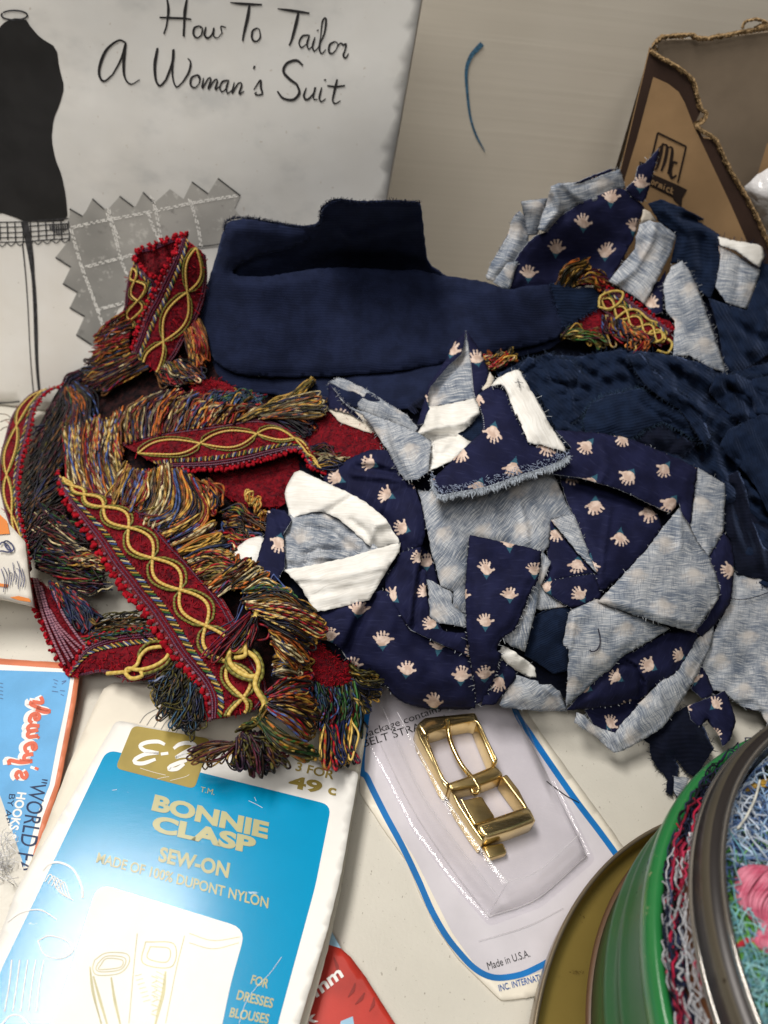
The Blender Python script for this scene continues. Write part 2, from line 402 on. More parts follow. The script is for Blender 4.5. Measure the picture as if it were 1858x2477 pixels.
class Ink:
    def __init__(s): s.V = []; s.F = []; s.n = 0
    def add(s, VF):
        V, F = VF; s.V.append(np.asarray(V)); s.F += [tuple(i+s.n for i in f) for f in F]; s.n += len(V)
    def stroke(s, pts, wid, plane): s.add(ribbon(pts, wid, plane))
    def poly(s, pts, plane, rnd=0):
        q, F, d, rim = fill([(p[0], p[1], 0) for p in pts], 14, 0, rnd); V = plane(q[:, 0], q[:, 1]); s.add((V, face_cam(V, F)))
    def build(s, name, mat, parent): return mesh(name, np.vstack(s.V), s.F, mat, parent, False)
INK = plain('black_ink', (.012, .011, .012), .6, .3, 0, .1, 60, 0); BLUEPEN = plain('blue_pen_ink', (.055, .15, .25), .6, .3, 0, .35, 900, 0)
k = Ink(); k.stroke(w('b', (462,183),(440,205),(412,240),(395,300),(400,400),(412,490),(436,565),(474,636)), [13,10,8,6.5,6,5.5,5,1.5], lambda x, y: onp(x, y, WO+WN*.0008, WN))
k.build('pen_mark', BLUEPEN, wl)
# ------------------------------------------------------------------ the booklet that leans on the wall
BO = P(0, 973, .0012); _ps = math.radians(3); _al = math.radians(9)
BX = np.array([math.cos(_ps), math.sin(_ps), 0]); BYh = np.array([-math.sin(_ps), math.cos(_ps), 0])
BU = BYh*math.sin(_al)+np.array([0, 0, 1])*math.cos(_al); BN = np.cross(BX, BU)
def bk(x, y, off=0.0):
    q = onp(x, y, BO, BN); u = (q-BO)@BX; v = (q-BO)@BU
    wv = .0016*np.sin(u*38+v*14)+.0010*np.sin(v*60-u*21+1)+.0022*np.sin(v*17+2)
    return q+np.asarray(wv+off)[..., None]*BN
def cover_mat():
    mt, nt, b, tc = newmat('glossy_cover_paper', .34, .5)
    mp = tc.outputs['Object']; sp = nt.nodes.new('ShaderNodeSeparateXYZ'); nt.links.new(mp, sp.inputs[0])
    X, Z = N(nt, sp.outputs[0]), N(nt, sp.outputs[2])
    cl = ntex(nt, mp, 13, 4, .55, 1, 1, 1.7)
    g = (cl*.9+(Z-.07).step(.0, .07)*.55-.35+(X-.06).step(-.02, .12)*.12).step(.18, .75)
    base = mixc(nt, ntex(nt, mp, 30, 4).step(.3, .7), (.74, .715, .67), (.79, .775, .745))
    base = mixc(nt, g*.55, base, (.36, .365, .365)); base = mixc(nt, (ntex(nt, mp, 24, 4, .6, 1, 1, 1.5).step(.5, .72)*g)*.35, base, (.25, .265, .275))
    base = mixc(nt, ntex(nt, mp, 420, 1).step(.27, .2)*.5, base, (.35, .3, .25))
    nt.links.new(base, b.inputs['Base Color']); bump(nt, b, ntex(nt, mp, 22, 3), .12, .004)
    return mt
bt = thing('sewing_booklet', 'pale tailoring booklet with black script title leaning on the wall', 'booklet', tuple(BO))
top = 1019+.174*240
pg = [(-330,935),(-100,962),(0,973),(300,1006),(560,1035),(880,1068),(900,800),(935,482),(978,236),(1019,0),(top,-240),(-330,-400)]
q, F, d, rim = fill([(p[0], p[1], 0) for p in pg], 28, 0.4)
V = bk(q[:, 0], q[:, 1]); F = face_cam(V, F)
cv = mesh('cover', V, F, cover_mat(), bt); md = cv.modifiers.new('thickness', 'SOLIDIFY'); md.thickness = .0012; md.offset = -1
PAPER = plain('booklet_paper', (.66, .61, .53), .8, .2, 0, .06)
# inner leaves peeping out at the right edge
e_ = resample(np.array([(906,800),(939,482),(982,236),(1023,0),(top+4,-240)], float), 60); V = bk(e_[:, 0], e_[:, 1], -.0030); V2 = np.vstack([V, bk(e_[:, 0]-60, e_[:, 1], -.0034)]); mesh('inner_leaves', V2, face_cam(V2, [(i, i+1, i+61, i+60) for i in range(59)]), PAPER, bt)
def on_bk(o=.0006): return lambda x, y: bk(x, y, o)
k = Ink(); A = lambda wd_, *p: k.stroke(w('a', *p), [x*1.3 for x in wd_], on_bk(.0004))
A([3,5,3,3], (672,-6),(676,40),(668,100),(656,136)); A([3,6,4,4], (752,-8),(742,50),(738,110),(736,146)); A([3,4,4,3], (640,70),(690,72),(740,74),(768,78))
A([3,4,4,3,3], (800,104),(780,112),(776,138),(792,152),(808,140)); A([3,3,2,2], (808,140),(812,112),(800,104),(806,112))
A([3,4,4,3,3,3,2,2], (826,108),(820,140),(834,152),(850,138),(858,112),(856,142),(872,152),(890,132)); A([2,3,2], (890,132),(886,106),(906,110))
A([2,5,5,3], (924,10),(960,14),(1010,17),(1050,18)); A([4,6,5,3], (1000,18),(992,70),(978,130),(972,164))
A([3,4,4,3,3,2], (1030,112),(1012,124),(1010,154),(1026,166),(1042,150),(1040,118)); A([2,2,2], (1040,118),(1030,112),(1024,116))
A([2,5,5,3], (1112,34),(1150,39),(1200,46),(1240,52)); A([4,6,5,3], (1196,46),(1184,100),(1168,160),(1158,182))
A([3,4,3,3,2], (1236,140),(1212,144),(1198,170),(1208,190),(1228,176)); A([2,4,3,2], (1240,138),(1230,176),(1238,196),(1252,184))
A([2,4,3,2], (1262,148),(1252,186),(1260,204),(1274,192)); A([4,4], (1272,118),(1274,123))
A([2,3,4,3,2], (1274,192),(1300,130),(1306,74),(1292,84),(1284,150)); A([2,4,3,2], (1284,150),(1280,196),(1290,214),(1306,198))
A([3,4,4,3,2], (1342,166),(1322,178),(1318,206),(1332,214),(1348,198)); A([2,2,2], (1348,198),(1354,174),(1342,166))
A([2,3,4,3,3], (1352,186),(1366,172),(1376,180),(1388,176),(1382,204)); A([3,4,3,2], (1382,204),(1376,222),(1386,232),(1398,214))
# second line
A([3,4,5,6,5,4,3], (500,170),(470,162),(420,200),(392,262),(390,306),(410,326),(444,300)); A([3,4,4], (444,300),(478,240),(500,172)); A([4,6,5,3,2], (500,170),(490,250),(494,310),(520,338),(556,320))
A([4,6,5,4,4], (630,192),(618,260),(622,320),(640,344),(664,320)); A([4,5,5,4,3,3], (664,320),(690,250),(694,200),(690,300),(706,348),(732,330)); A([3,4,4,2], (732,330),(756,290),(764,250),(752,234))
A([3,4,4,3,2], (792,300),(768,312),(764,340),(782,352),(798,336)); A([2,3,3,2], (798,336),(802,310),(792,300),(800,318))
A([2,4,3,3,4,3,3,4,2], (816,312),(812,352),(836,314),(846,318),(836,356),(862,320),(872,324),(864,358),(882,346))
A([3,4,3,3,2], (914,322),(892,328),(882,352),(892,368),(910,352)); A([2,4,3,2], (918,320),(908,354),(914,374),(930,362))
A([2,4,3,3,4,2], (940,330),(932,372),(956,334),(970,338),(960,376),(980,366)); A([4,3], (1022,264),(1016,276))
A([2,3,4,4,3], (1018,360),(1044,322),(1046,350),(1052,376),(1036,382)); A([3,3,2], (1036,382),(1022,376),(1030,370))
A([3,5,5,5,5,4], (1214,262),(1188,242),(1150,254),(1136,286),(1160,316),(1190,338)); A([4,5,5,4,3], (1190,338),(1200,372),(1176,400),(1136,394),(1112,366))
A([2,4,4,3,4,3,2], (1228,352),(1218,386),(1232,400),(1256,376),(1264,350),(1256,394),(1274,400)); A([2,4,3,2], (1290,350),(1280,394),(1290,408),(1306,396)); A([4,4], (1302,318),(1304,324))
A([3,5,4,3,2], (1352,318),(1340,370),(1334,404),(1346,416),(1366,404)); A([3,4,3], (1312,344),(1346,348),(1384,344))
k.build('title_lettering', INK, bt)
BLACKP = plain('printed_black', (.014, .0135, .014), .42, .4, 0, .15, 60, 0)
k = Ink(); k.poly(w('a', (0,95),(40,72),(95,74),(112,105),(150,150),(215,190),(224,270),(245,350),(226,420),(202,480),(196,560),(214,640),(240,700),(258,780),(268,888),(180,892),(100,890),(62,872),(0,850),(-60,880),(-165,890),(-160,780),(-130,640),(-110,560),(-115,480),(-140,350),(-125,280),(-110,190),(-30,140)), on_bk(.0003), 1)
k.build('dress_form_print', BLACKP, bt)
k = Ink()
DKLINE = plain('dark_printed_line', (.035, .035, .04), .5, .4, 0, .4, 500, 0)
pts = [(50+52*math.cos(a), 60+19*math.sin(a)) for a in np.linspace(-2.6, 3.6, 20)]; k.stroke(w('a', *pts), 4, on_bk(.00042)); k.build('neckline_print', DKLINE, bt); k = Ink()
for j in range(11):
    x = -30+j*30; k.stroke(w('a', (x,888),(x+3,930),(x+4,968-6*math.sin(j))), 2.6, on_bk(.0004))
for j, y in enumerate((888,908,930,950,968)): k.stroke(w('a', (-60,y+3),(80,y+2),(180,y-4),(272,y-9)), 2.6, on_bk(.00045))
for j in range(9): k.stroke(w('a', (-40+j*35,975-3*j*.5),(-22+j*35,990-3*j*.6),(-5+j*35,972-3*j*.5)), 2.2, on_bk(.00042))
k.build('hem_net_print', DKLINE, bt); k = Ink()
for j in range(9): k.stroke(w('1', (395+j*17,140),(400+j*17,235-abs(j-4)*12)), 3, on_bk(.0005))
k.build('hem_shading_print', DKLINE, bt); k = Ink()
k.stroke(w('1', (195,120),(225,260),(250,420),(278,700),(300,1000),(318,1250),(340,1470)), [17,14,8,9,9,7,6], on_bk(.00035)); k.stroke(w('1', (182,300),(200,480),(225,760),(255,1100),(292,1470)), [3,2.4,2.2,2,2.4], on_bk(.00035))
k.build('stand_pole_print', DKLINE, bt); k = Ink()
k.stroke(w('1', (0,1563),(90,1556),(180,1545)), [4,2.5,3.5], on_bk(.00035))  # dark line drawn along the booklet's bottom edge
k.build('base_line', DKLINE, bt); k = Ink(); k.stroke(w('a', (790,992),(850,986),(905,975)), [2,2,2], on_bk(.00035))
k.build('base_line', DKLINE, bt)
def swmat():
    mt, nt, b, tc = newmat('printed_grey_swatch', .4, .45); n = ntex(nt, tc.outputs['Object'], 130, 5, .7); n2 = ntex(nt, tc.outputs['Object'], 20, 3)
    base = mixc(nt, n2.step(.3, .7), (.24, .237, .225), (.40, .39, .37)); base = mixc(nt, n.step(.60, .70)*.6, base, (.16, .155, .15)); base = mixc(nt, n.step(.42, .34)*.5, base, (.62, .61, .58))
    nt.links.new(base, b.inputs['Base Color']); return mt
sw = w('a', (275,840),(325,870),(340,850),(365,800),(412,842),(432,838),(475,790),(530,832),(540,830),(570,773),(615,818),(680,760),(735,800),(770,730),(835,778),(875,715),(965,785),(940,838),(962,868),(900,980),(880,990),(640,1020),(560,1180),(470,1240)) + w('1', (800,1180),(745,1100),(620,1020),(680,880),(560,810),(615,690),(500,620),(560,490),(440,410),(540,280))
k = Ink(); k.poly(sw, on_bk(.0003)); sp_ = k.build('fabric_swatch_print', swmat(), bt)
GRL = plain('grey_printed_line', (.06, .06, .06), .5, .4, 0, .3, 300, 0)
k = Ink()
for a, b in ((((365,800)),((412,842))),((475,790),(530,832)),((570,773),(615,818)),((770,730),(835,778)),((875,715),(965,785)),((275,840),(325,870))): k.stroke(w('a', a, b), 3.2, on_bk(.0005)); k.build('swatch_outline_print', GRL, sp_); k = Ink()
for a, b in (((440,410),(560,490)),((500,620),(615,690)),((560,810),(680,880)),((620,1020),(745,1100))): k.stroke(w('1', a, b), 3.4, on_bk(.0005)); k.build('swatch_outline_print', GRL, sp_); k = Ink()
k = Ink()
def stitch(tag_, *p):
    c = catmull(np.array(w(tag_, *p)), 2); n = len(c); i = 0
    while i < n-3:
        L = int(rng.integers(4, 9)); s_ = c[i:i+L]
        for o in (-2.6, 2.6): k.stroke([(x+o+rng.normal(0, .5), y+o*.6+rng.normal(0, .5)) for x, y in s_], 2.8, on_bk(.0005))
        i += L+int(rng.integers(0, 3))
stitch('a', (285,915),(400,890),(500,872),(620,848),(760,818),(870,798),(950,785)); stitch('1', (680,490),(880,440),(1060,395)); stitch('1', (770,830),(900,800),(1010,770))
stitch('1', (560,180),(600,330),(650,500),(720,680),(780,830),(830,960)); stitch('1', (850,60),(910,240),(960,440),(1010,560)); stitch('1', (1180,50),(1220,180),(1280,300)); stitch('a', (760,800),(790,900),(805,990)); stitch('a', (430,840),(445,900),(470,960))
stitch('a', (605,790),(622,850),(640,960))
k.build('stitch_print', plain('white_printed_line', (.78, .77, .74), .5, .4, 0, .05, 300, 0), sp_)
# ------------------------------------------------------------------ torn cardboard box
KRAFT = plain('kraft_board', (.325, .205, .105), .85, .15, 0, .10, 25, .2, 900, .0003)
DKBR = plain('brown_printed_board', (.047, .026, .019), .75, .2, 0, .12, 40, .15, 900, .0003)
INNER = plain('grey_brown_board', (.215, .168, .122), .85, .15, 0, .12, 14, .2, 600, .0003)
TORN = plain('torn_kraft_edge', (.37, .25, .13), .95, .1, 0, .3, 420, .5, 900, .0006)
XO = np.array([.30, .445, 0]); _xa = math.radians(-4); XN = np.array([math.sin(_xa), -math.cos(_xa), 0.0]); XX = np.array([math.cos(_xa), math.sin(_xa), 0])
def bxp(off=0.): return lambda x, y: onp(x, y, XO+XN*off, XN)
bx = thing('cardboard_box', 'brown cardboard box with a torn diagonal front panel and black printed badge', 'box', (.30, .445, 0))
front = [(1165,200),(1110,430),(1045,700),(990,900),(975,1120),(1000,1400),(1300,1480),(1659,1500),(1800,1400),(1760,1150),(1659,1010),(1620,920),(1550,790),(1490,690),(1440,585),(1390,580),(1352,520),(1385,450),(1360,400),(1345,340),(1290,285),(1220,240)]
fr = w('b', *front); k = Ink(); k.poly(fr, bxp()); fp = k.build('front_panel', [DKBR, KRAFT], bx); md = fp.modifiers.new('thickness', 'SOLIDIFY'); md.thickness = .0035; md.offset = -1; md.material_offset = 1; md.material_offset_rim = 1
k = Ink(); k.poly(w('b', (1178,322),(1110,580),(1060,745),(1030,900),(1080,1200),(1659,1260),(1659,1180),(1600,1075),(1570,1010),(1500,850),(1420,680),(1345,520),(1310,430),(1285,385),(1240,350)), bxp(.0006), 0); k.build('kraft_print_area', KRAFT, fp)
k = Ink(); B = lambda wd_, *p: k.stroke(w('b', *p), wd_, bxp(.0011))
for a, b in (((1197,556),(1316,614)),((1316,614),(1281,765)),((1197,556),(1165,690)),((1165,690),(1176,695))): B(4.5, a, b)
B([4,9,8,4], (1218,600),(1210,640),(1194,700),(1184,712)); B([3,8,8,5], (1214,606),(1236,612),(1228,670),(1212,716)); B([3,8,8,5], (1238,618),(1258,622),(1250,690),(1240,728)); B([3,3], (1200,622),(1222,600)); B([4,5], (1188,640),(1206,640))
B([4,8,9,7,4], (1280,684),(1262,680),(1250,712),(1256,744),(1276,734))
k.poly(w('b', (1140,712),(1160,722),(1280,775),(1321,795),(1300,830),(1296,868),(1262,835),(1262,828),(1150,770),(1120,740),(1120,676),(1146,684)), bxp(.0010))
k.build('badge_print', plain('black_brown_ink', (.02, .012, .01), .7, .2, 0, .1, 60, 0), bx)
k = Ink(); C_ = lambda *p: k.stroke(w('b', *p), 3.4, bxp(.0016))
def cormick():
    # small letters on the ribbon, written as strokes along it
    base = np.array([1152., 762.]); ax = np.array([15.6, 7.6]); up = np.array([6., -25.]); g = {'C': [[(.9,.9),(.3,1),(0,.5),(.3,0),(.9,.1)]], 'o': [[(.4,.7),(0,.35),(.4,0),(.75,.35),(.4,.7)]], 'r': [[(.1,0),(.15,.7)],[(.15,.45),(.4,.7),(.7,.6)]],
         'm': [[(0,0),(.05,.7)],[(.05,.5),(.3,.7),(.4,0)],[(.4,.5),(.65,.7),(.8,0)]], 'i': [[(.3,0),(.35,.7)],[(.38,.9),(.4,1)]], 'c': [[(.75,.6),(.35,.7),(0,.35),(.35,0),(.75,.1)]], 'k': [[(.1,0),(.2,1)],[(.7,.7),(.15,.35),(.75,0)]]}
    for i, ch in enumerate('Cormick'):
        for s_ in g[ch]: k.stroke(w('b', *[tuple(base+ax*(i*1.02+a)+up*b) for a, b in s_]), 2.8, bxp(.0016))
cormick(); k.build('badge_lettering', KRAFT, bx)
# torn rims: rough board pulp along the break
TORN2 = plain('torn_inner_flute', (.20, .125, .058), .95, .1, 0, .35, 300, .5, 900, .0006)
def torn(path, plane, wid, name, thick=.004):
    c = catmull(np.array(w('b', *path)), 1.6); n = len(c); t = np.gradient(c, axis=0); t /= np.linalg.norm(t, axis=1)[:, None]; nn = np.c_[-t[:, 1], t[:, 0]]
    for q_, (mat_, sh, wd_, of) in enumerate(((TORN2, 2.5, .75, .0006), (TORN, 0, .62, .0016), (TORN, -1.5, .30, .0026))):
        a = np.array([mnoise.noise(Vector((i*.10, q_*7.7, 1)))*.7+mnoise.noise(Vector((i*.45, q_*3.1, 4)))*.45 for i in range(n)])+rng.normal(0, .10, n); b = np.array([mnoise.noise(Vector((i*.12, q_*5.3, 11)))*.6+mnoise.noise(Vector((i*.5, q_*2.9, 8)))*.4 for i in range(n)])+rng.normal(0, .10, n)
        ea = c+nn*(sh+wid/2*wd_*(1+a))[:, None]; eb = c+nn*(sh-wid/2*wd_*(1+b))[:, None]; mid = (ea+eb)/2
        lift = np.array([abs(mnoise.noise(Vector((i*.2, q_*9.1, 3)))) for i in range(n)])*.0015
        V = np.vstack([plane(ea[:, 0], ea[:, 1])+XN*(of+lift)[:, None], plane(mid[:, 0], mid[:, 1])+XN*(of+.0004), plane(eb[:, 0], eb[:, 1])+XN*(of+lift*.5)[:, None]])
        mesh(name, V, face_cam(V, [(j*n+i, j*n+i+1, (j+1)*n+i+1, (j+1)*n+i) for j in range(2) for i in range(n-1)]), mat_, bx, False)
torn([(1168,205),(1180,220),(1220,244),(1290,284),(1345,336),(1362,400),(1378,450),(1400,470),(1385,505),(1360,520),(1385,545),(1420,565),(1450,600),(1490,690),(1550,790),(1620,920),(1659,1010),(1700,1090)], bxp(), 13, 'torn_front_edge')
# rear panel with its torn top, and the side between
bp2 = bxp(-.055)
V = bp2(*np.array([w('b', p)[0] for p in ((1195,165),(1420,160),(1659,130),(1950,105),(1950,1300),(1165,1300))]).T)
rp = mesh('rear_panel', V, face_cam(V, [(0,1,2,3,4,5)]), INNER, bx, False); md = rp.modifiers.new('thickness', 'SOLIDIFY'); md.thickness = .0035; md.offset = -1
a = bxp(-.003)(*w('b', (1165,205))[0]); b_ = bp2(*w('b', (1195,168))[0]); V = np.array([a, b_, [b_[0], b_[1], .002], [a[0], a[1], .002]]); mesh('side_panel', V, [(0,1,2,3)], [INNER], bx, False)
torn([(1185,215),(1178,190),(1210,155),(1280,146),(1345,143),(1350,152),(1400,158),(1440,150),(1500,140),(1560,128),(1600,122),(1700,112)], bxp(-.05), 15, 'torn_rear_edge', .006)
torn([(1545,118),(1560,90),(1600,78),(1640,86),(1650,100),(1600,118)], bxp(-.048), 9, 'torn_paper_curl', .004)
V = bxp(-.03)(*np.array(w('b', (1655,600),(1760,590),(1760,760),(1600,780))).T); mesh('inner_flap', V, face_cam(V, [(0,1,2,3)]), KRAFT, bx, False)
# ------------------------------------------------------------------ cards
def card_plane(p0, p1, p2, bend=0.0):
    a, b, c = [P(x, y, z) for x, y, z in (p0, p1, p2)]; n = np.cross(b-a, c-a); n /= np.linalg.norm(n); n = n if n[2] > 0 else -n
    ax = (b-a)/np.linalg.norm(b-a); ay = np.cross(n, ax)
    def f(x, y, off=0.0):
        q = onp(x, y, a, n); u = (q-a)@ax; v = (q-a)@ay
        return q+np.asarray(off+bend*(np.sin(u*30+v*22)*.5+np.sin(v*45-u*13+1)*.5))[..., None]*n
    f.n = n; return f
def flat(pts, pl, off, sp=16, rnd=0, jit=0.):
    q, F, d, rim = fill([(p[0], p[1], 0) for p in pts], sp, jit, rnd); V = pl(q[:, 0], q[:, 1], off); return V, face_cam(V, F)
def card(name, pts, pl, mat, parent, th=.0009, rnd=0, jit=.35, off=0.):
    V, F = flat(pts, pl, off, 16, rnd, jit); o = mesh(name, V, F, mat, parent); md = o.modifiers.new('thickness', 'SOLIDIFY'); md.thickness = th; md.offset = -1; return o
def rounded(pts, r):
    out = []; n = len(pts)
    for i in range(n):
        p = np.array(pts[i][:2], float); a = np.array(pts[i-1][:2], float)-p; b = np.array(pts[(i+1) % n][:2], float)-p
        ra, rb = min(r, np.linalg.norm(a)*.45), min(r, np.linalg.norm(b)*.45); a = p+a/np.linalg.norm(a)*ra; b = p+b/np.linalg.norm(b)*rb
        for t in np.linspace(0, 1, 6): out.append(tuple((1-t)**2*a+2*t*(1-t)*p+t*t*b))
    return out
def text2d(body, bold=0.0):
    c = bpy.data.curves.new('t', 'FONT'); c.body = body; c.offset = bold; c.resolution_u = 4; o = bpy.data.objects.new('t', c); COL.objects.link(o)
    dg = bpy.context.evaluated_depsgraph_get(); me = o.evaluated_get(dg).to_mesh(); V = np.array([v.co[:2] for v in me.vertices]); F = [tuple(p.vertices) for p in me.polygons]
    bpy.data.objects.remove(o); bpy.data.curves.remove(c); return V, F
def lettering(ink, body, bl, br, tl, pl, off, bold=0.0, cap=None):
    V, F = text2d(body, bold); lo = V[:, 0].min(); V[:, 0] -= lo; wd_ = V[:, 0].max(); cap = cap or .69
    o, x, y = [pl(np.array([p[0]]), np.array([p[1]]), off)[0] for p in (bl, br, tl)]
    W_ = o+V[:, :1]/wd_*(x-o)+V[:, 1:2]/cap*(y-o); ink.add((W_, face_cam(W_, F)))
CREAMC = plain('cream_card', (.74, .69, .59), .5, .4, 0, .05, 25, .1, 300, .0005); WHITEC = plain('white_card', (.80, .785, .75), .45, .45, 0, .04, 25, .1, 300, .0005)
def cardcol(name, c, rough=.3, var=.08, bs=.3):
    mt, nt, b, tc = newmat(name, rough, .5); n = ntex(nt, tc.outputs['Object'], 60, 4); sc_ = ntex(nt, tc.outputs['Object'], 45, 5, .7, 1, 3, 1, .6)
    base = mixc(nt, n.step(.3, .7), tuple(x*(1-var) for x in c), c); base = mixc(nt, sc_.step(.70, .74)*.7, base, (.75, .74, .7))
    nt.links.new(base, b.inputs['Base Color']); bump(nt, b, ntex(nt, tc.outputs['Object'], 900, 2, .6, 1, 3), bs, .00012); return mt
# hooks-and-eyes card, lower left
NB = card_plane((0,1600,.004), (190,1608,.010), (130,1900,.004), .0003)
nc = thing('hook_and_eye_card', 'orange-edged blue card with sideways script lettering at the left of the table', 'sewing card', tuple(P(90, 1800, .004)))
card('backing_card', w('5', (-1500,560),(0,640),(500,675),(640,690),(636,770),(604,1000),(540,1320),(478,1659))+w('c', (205,660),(120,990),(60,1250),(0,1500),(-600,1700)), NB, cardcol('orange_card_edge', (.66, .20, .095), .5, .15, .15), nc)
k = Ink(); k.add(flat(w('5', (-1500,605),(0,690),(500,724),(606,734),(598,800),(566,1000),(505,1320),(438,1659))+w('c', (180,660),(95,990),(30,1250),(-20,1500),(-600,1660)), NB, .0001)); k.build('white_border', WHITEC, nc)
k = Ink(); k.add(flat(w('5', (-1500,640),(0,736),(480,752),(572,762),(555,880),(520,1060),(460,1330),(398,1659))+w('c', (160,640),(75,990),(10,1250),(-40,1480),(-600,1600)), NB, .0002)); npn = k.build('blue_print_panel', cardcol('sky_blue_print', (.14, .41, .74), .38, .15), nc)
CORAL = plain('coral_ink', (.66, .14, .08), .5, .4, 0, .05, 60, 0); DKBLUE = plain('dark_blue_ink', (.012, .028, .085), .5, .4, 0, .1, 60, 0); WHT = plain('white_ink', (.8, .79, .77), .5, .4, 0, .02, 60, 0)
nw = [ [(330,950),(345,985),(335,1000),(262,990)], [(300,1040),(400,1065),(360,1072),(290,1050)], [(262,990),(250,1010),(330,1045)],   # n
       [(285,1090),(285,1130),(310,1130),(318,1100),(290,1085),(255,1100),(240,1140),(262,1160)],                             # e
       [(320,1185),(250,1180),(225,1205),(245,1225),(310,1215)], [(245,1225),(225,1250),(235,1272),(310,1262)], [(310,1262),(300,1282)],  # w
       [(262,1330),(268,1370),(292,1360),(280,1325),(240,1325),(205,1350),(210,1385),(235,1395)],                             # e
       [(270,1410),(215,1415),(195,1435),(205,1460),(262,1465)], [(262,1465),(170,1475),(80,1460),(78,1495)], [(170,1475),(175,1450)], # y
       [(300,1515),(292,1535)],
       [(200,1545),(218,1575),(205,1600),(180,1590),(172,1560),(150,1550),(130,1580),(150,1610)] ]
npl = lambda off: (lambda x, y: NB(x, y, off))
k = Ink(); [k.stroke([(x-7, y-1) for x, y in w('5', *s_)], 17, npl(.0003)) for s_ in nw]; k.build('script_shadow', WHT, npn)
k = Ink(); [k.stroke(w('5', *s_), 9.5, npl(.0004)) for s_ in nw]; k.build('script_lettering', CORAL, npn)
k = Ink(); lettering(k, '"WORLD FAMOUS"', w('c', (134,490))[0], w('c', (20,1150))[0], w('c', (200,500))[0], NB, .0003, 0.0); k.build('dark_lettering', DKBLUE, npn); k = Ink()
lettering(k, 'BY APPOINTMENT', w('c', (40,560))[0], w('c', (-45,980))[0], w('c', (66,562))[0], NB, .0003, 0.0); k.build('dark_lettering', DKBLUE, npn)
k = Ink(); lettering(k, 'HOOKS & EYES', w('c', (76,552))[0], w('c', (2,870))[0], w('c', (112,556))[0], NB, .0003, .03); k.build('white_lettering', WHT, npn)
k = Ink(); 
for s_ in ([(432,812),(470,826)],[(440,840),(462,850)],[(425,870),(455,875)],[(420,905),(470,912)],[(500,830),(535,822),(500,850)],[(485,900),(525,905)],[(490,930),(515,942)]): k.stroke(w('5', *s_), 2, npl(.0003))
PNC = plain('faint_pencil', (.09, .16, .33), .6, .3, 0, .1, 60, 0); k.build('pencil_note', PNC, npn); k = Ink()
for j in range(5): k.stroke(w('5', (2,840+30*j),(28,846+30*j)), 2, npl(.0003))
k.build('pencil_note', PNC, npn)
# rear and front clasp cards
RB = card_plane((270,1700,.006), (860,1830,.010), (200,2100,.006), .0003)
rc = thing('clasp_card', 'plain cream card lying under the blue clasp card', 'sewing card', tuple(P(300, 1750, .004)))
card('backing_card', w('c', (480,90),(800,100),(1100,180),(1470,240),(1540,262),(1549,285),(1522,470),(1440,960),(1385,1220),(1290,1560),(60,1560),(40,1030),(70,985),(190,700),(290,440),(400,190),(440,115)), RB, CREAMC, rc, .0012)
k = Ink(); 
for j in range(6): k.stroke(w('c', (590+j*30,262+j*9),(620+j*30,225+j*8),(690+j*26,190+j*10)), 1.8, lambda x, y: RB(x, y, .0002))
k.build('grey_line_print', plain('grey_ink', (.30, .29, .27), .6, .3, 0, .1, 60, 0), rc)
FB = card_plane((300,1760,.0145), (860,1890,.0165), (120,2300,.0125), .0003)
fpl = lambda off: (lambda x, y: FB(x, y, off))
fc = thing('clasp_card', 'glossy blue clasp card with gold lettering and a cream border, in the foreground', 'sewing card', tuple(P(430, 2100, .009)))
card('backing_card', rounded(w('c', (492,248),(1517,468),(1440,905),(1385,1130),(1262,1540),(1180,1800),(-200,1800),(-150,1480),(0,1150),(70,960)), 14), FB, WHITEC, fc, .0012)
k = Ink(); k.add(flat(rounded(w('c', (452,372),(1400,607),(1332,950),(1172,1540),(1140,1800),(-160,1800),(0,1310),(222,850)), 26), FB, .0001)); fpn = k.build('blue_print_panel', cardcol('cyan_blue_print', (.001, .285, .54), .165, .05, .12), fc)
GOLD = plain('dull_gold_ink', (.34, .255, .055), .45, .3, 0, .08, 60, 0); GOLD2 = plain('pale_gold_ink', (.42, .40, .20), .25, .5, 0, .05, 60, 0)
k = Ink(); k.add(flat(rounded(w('c', (562,272),(892,330),(822,540),(488,452)), 15), FB, .0002)); gbd = k.build('gold_badge', GOLD, fc)
k = Ink()
for s_ in ([(1325,1335),(1270,1312),(1180,1318),(1128,1345),(1160,1382),(1230,1396),(1275,1402)],[(1275,1402),(1170,1412),(1090,1450),(1085,1478),(1150,1485),(1250,1452)],[(1292,1412),(1352,1404)],
           [(1395,1368),(1440,1335),(1510,1322),(1565,1340),(1540,1368),(1480,1400),(1410,1440)],[(1410,1440),(1470,1425),(1530,1430)],[(1500,1462),(1440,1480),(1370,1510),(1360,1532),(1420,1530),(1480,1490)]): k.stroke(w('5', *s_), [7]+[9.5]*(len(s_)-2)+[7], fpl(.0003))
k.build('badge_lettering', WHT, gbd)
def L(t, a, b, c, bold=0., nm='gold_lettering', mt=None):
    k = Ink(); lettering(k, t, w('c', a)[0], w('c', b)[0], w('c', c)[0], FB, .0003, bold); k.build(nm, mt or GOLD2, fpn)
L('3 FOR', (1247,462), (1408,500), (1256,428), .02, 'price_lettering', GOLD); L('49', (1216,530), (1356,558), (1226,484), .035, 'price_lettering', GOLD); L('c', (1384,560), (1418,567), (1390,520), .03, 'price_lettering', GOLD)
L('T.M.', (845,552), (905,566), (850,530), .0)
L('BONNIE', (640,625), (1130,748), (655,566), .05); L('CLASP', (638,712), (1076,812), (652,652), .05); L('SEW-ON', (667,842), (964,914), (680,785), .035)
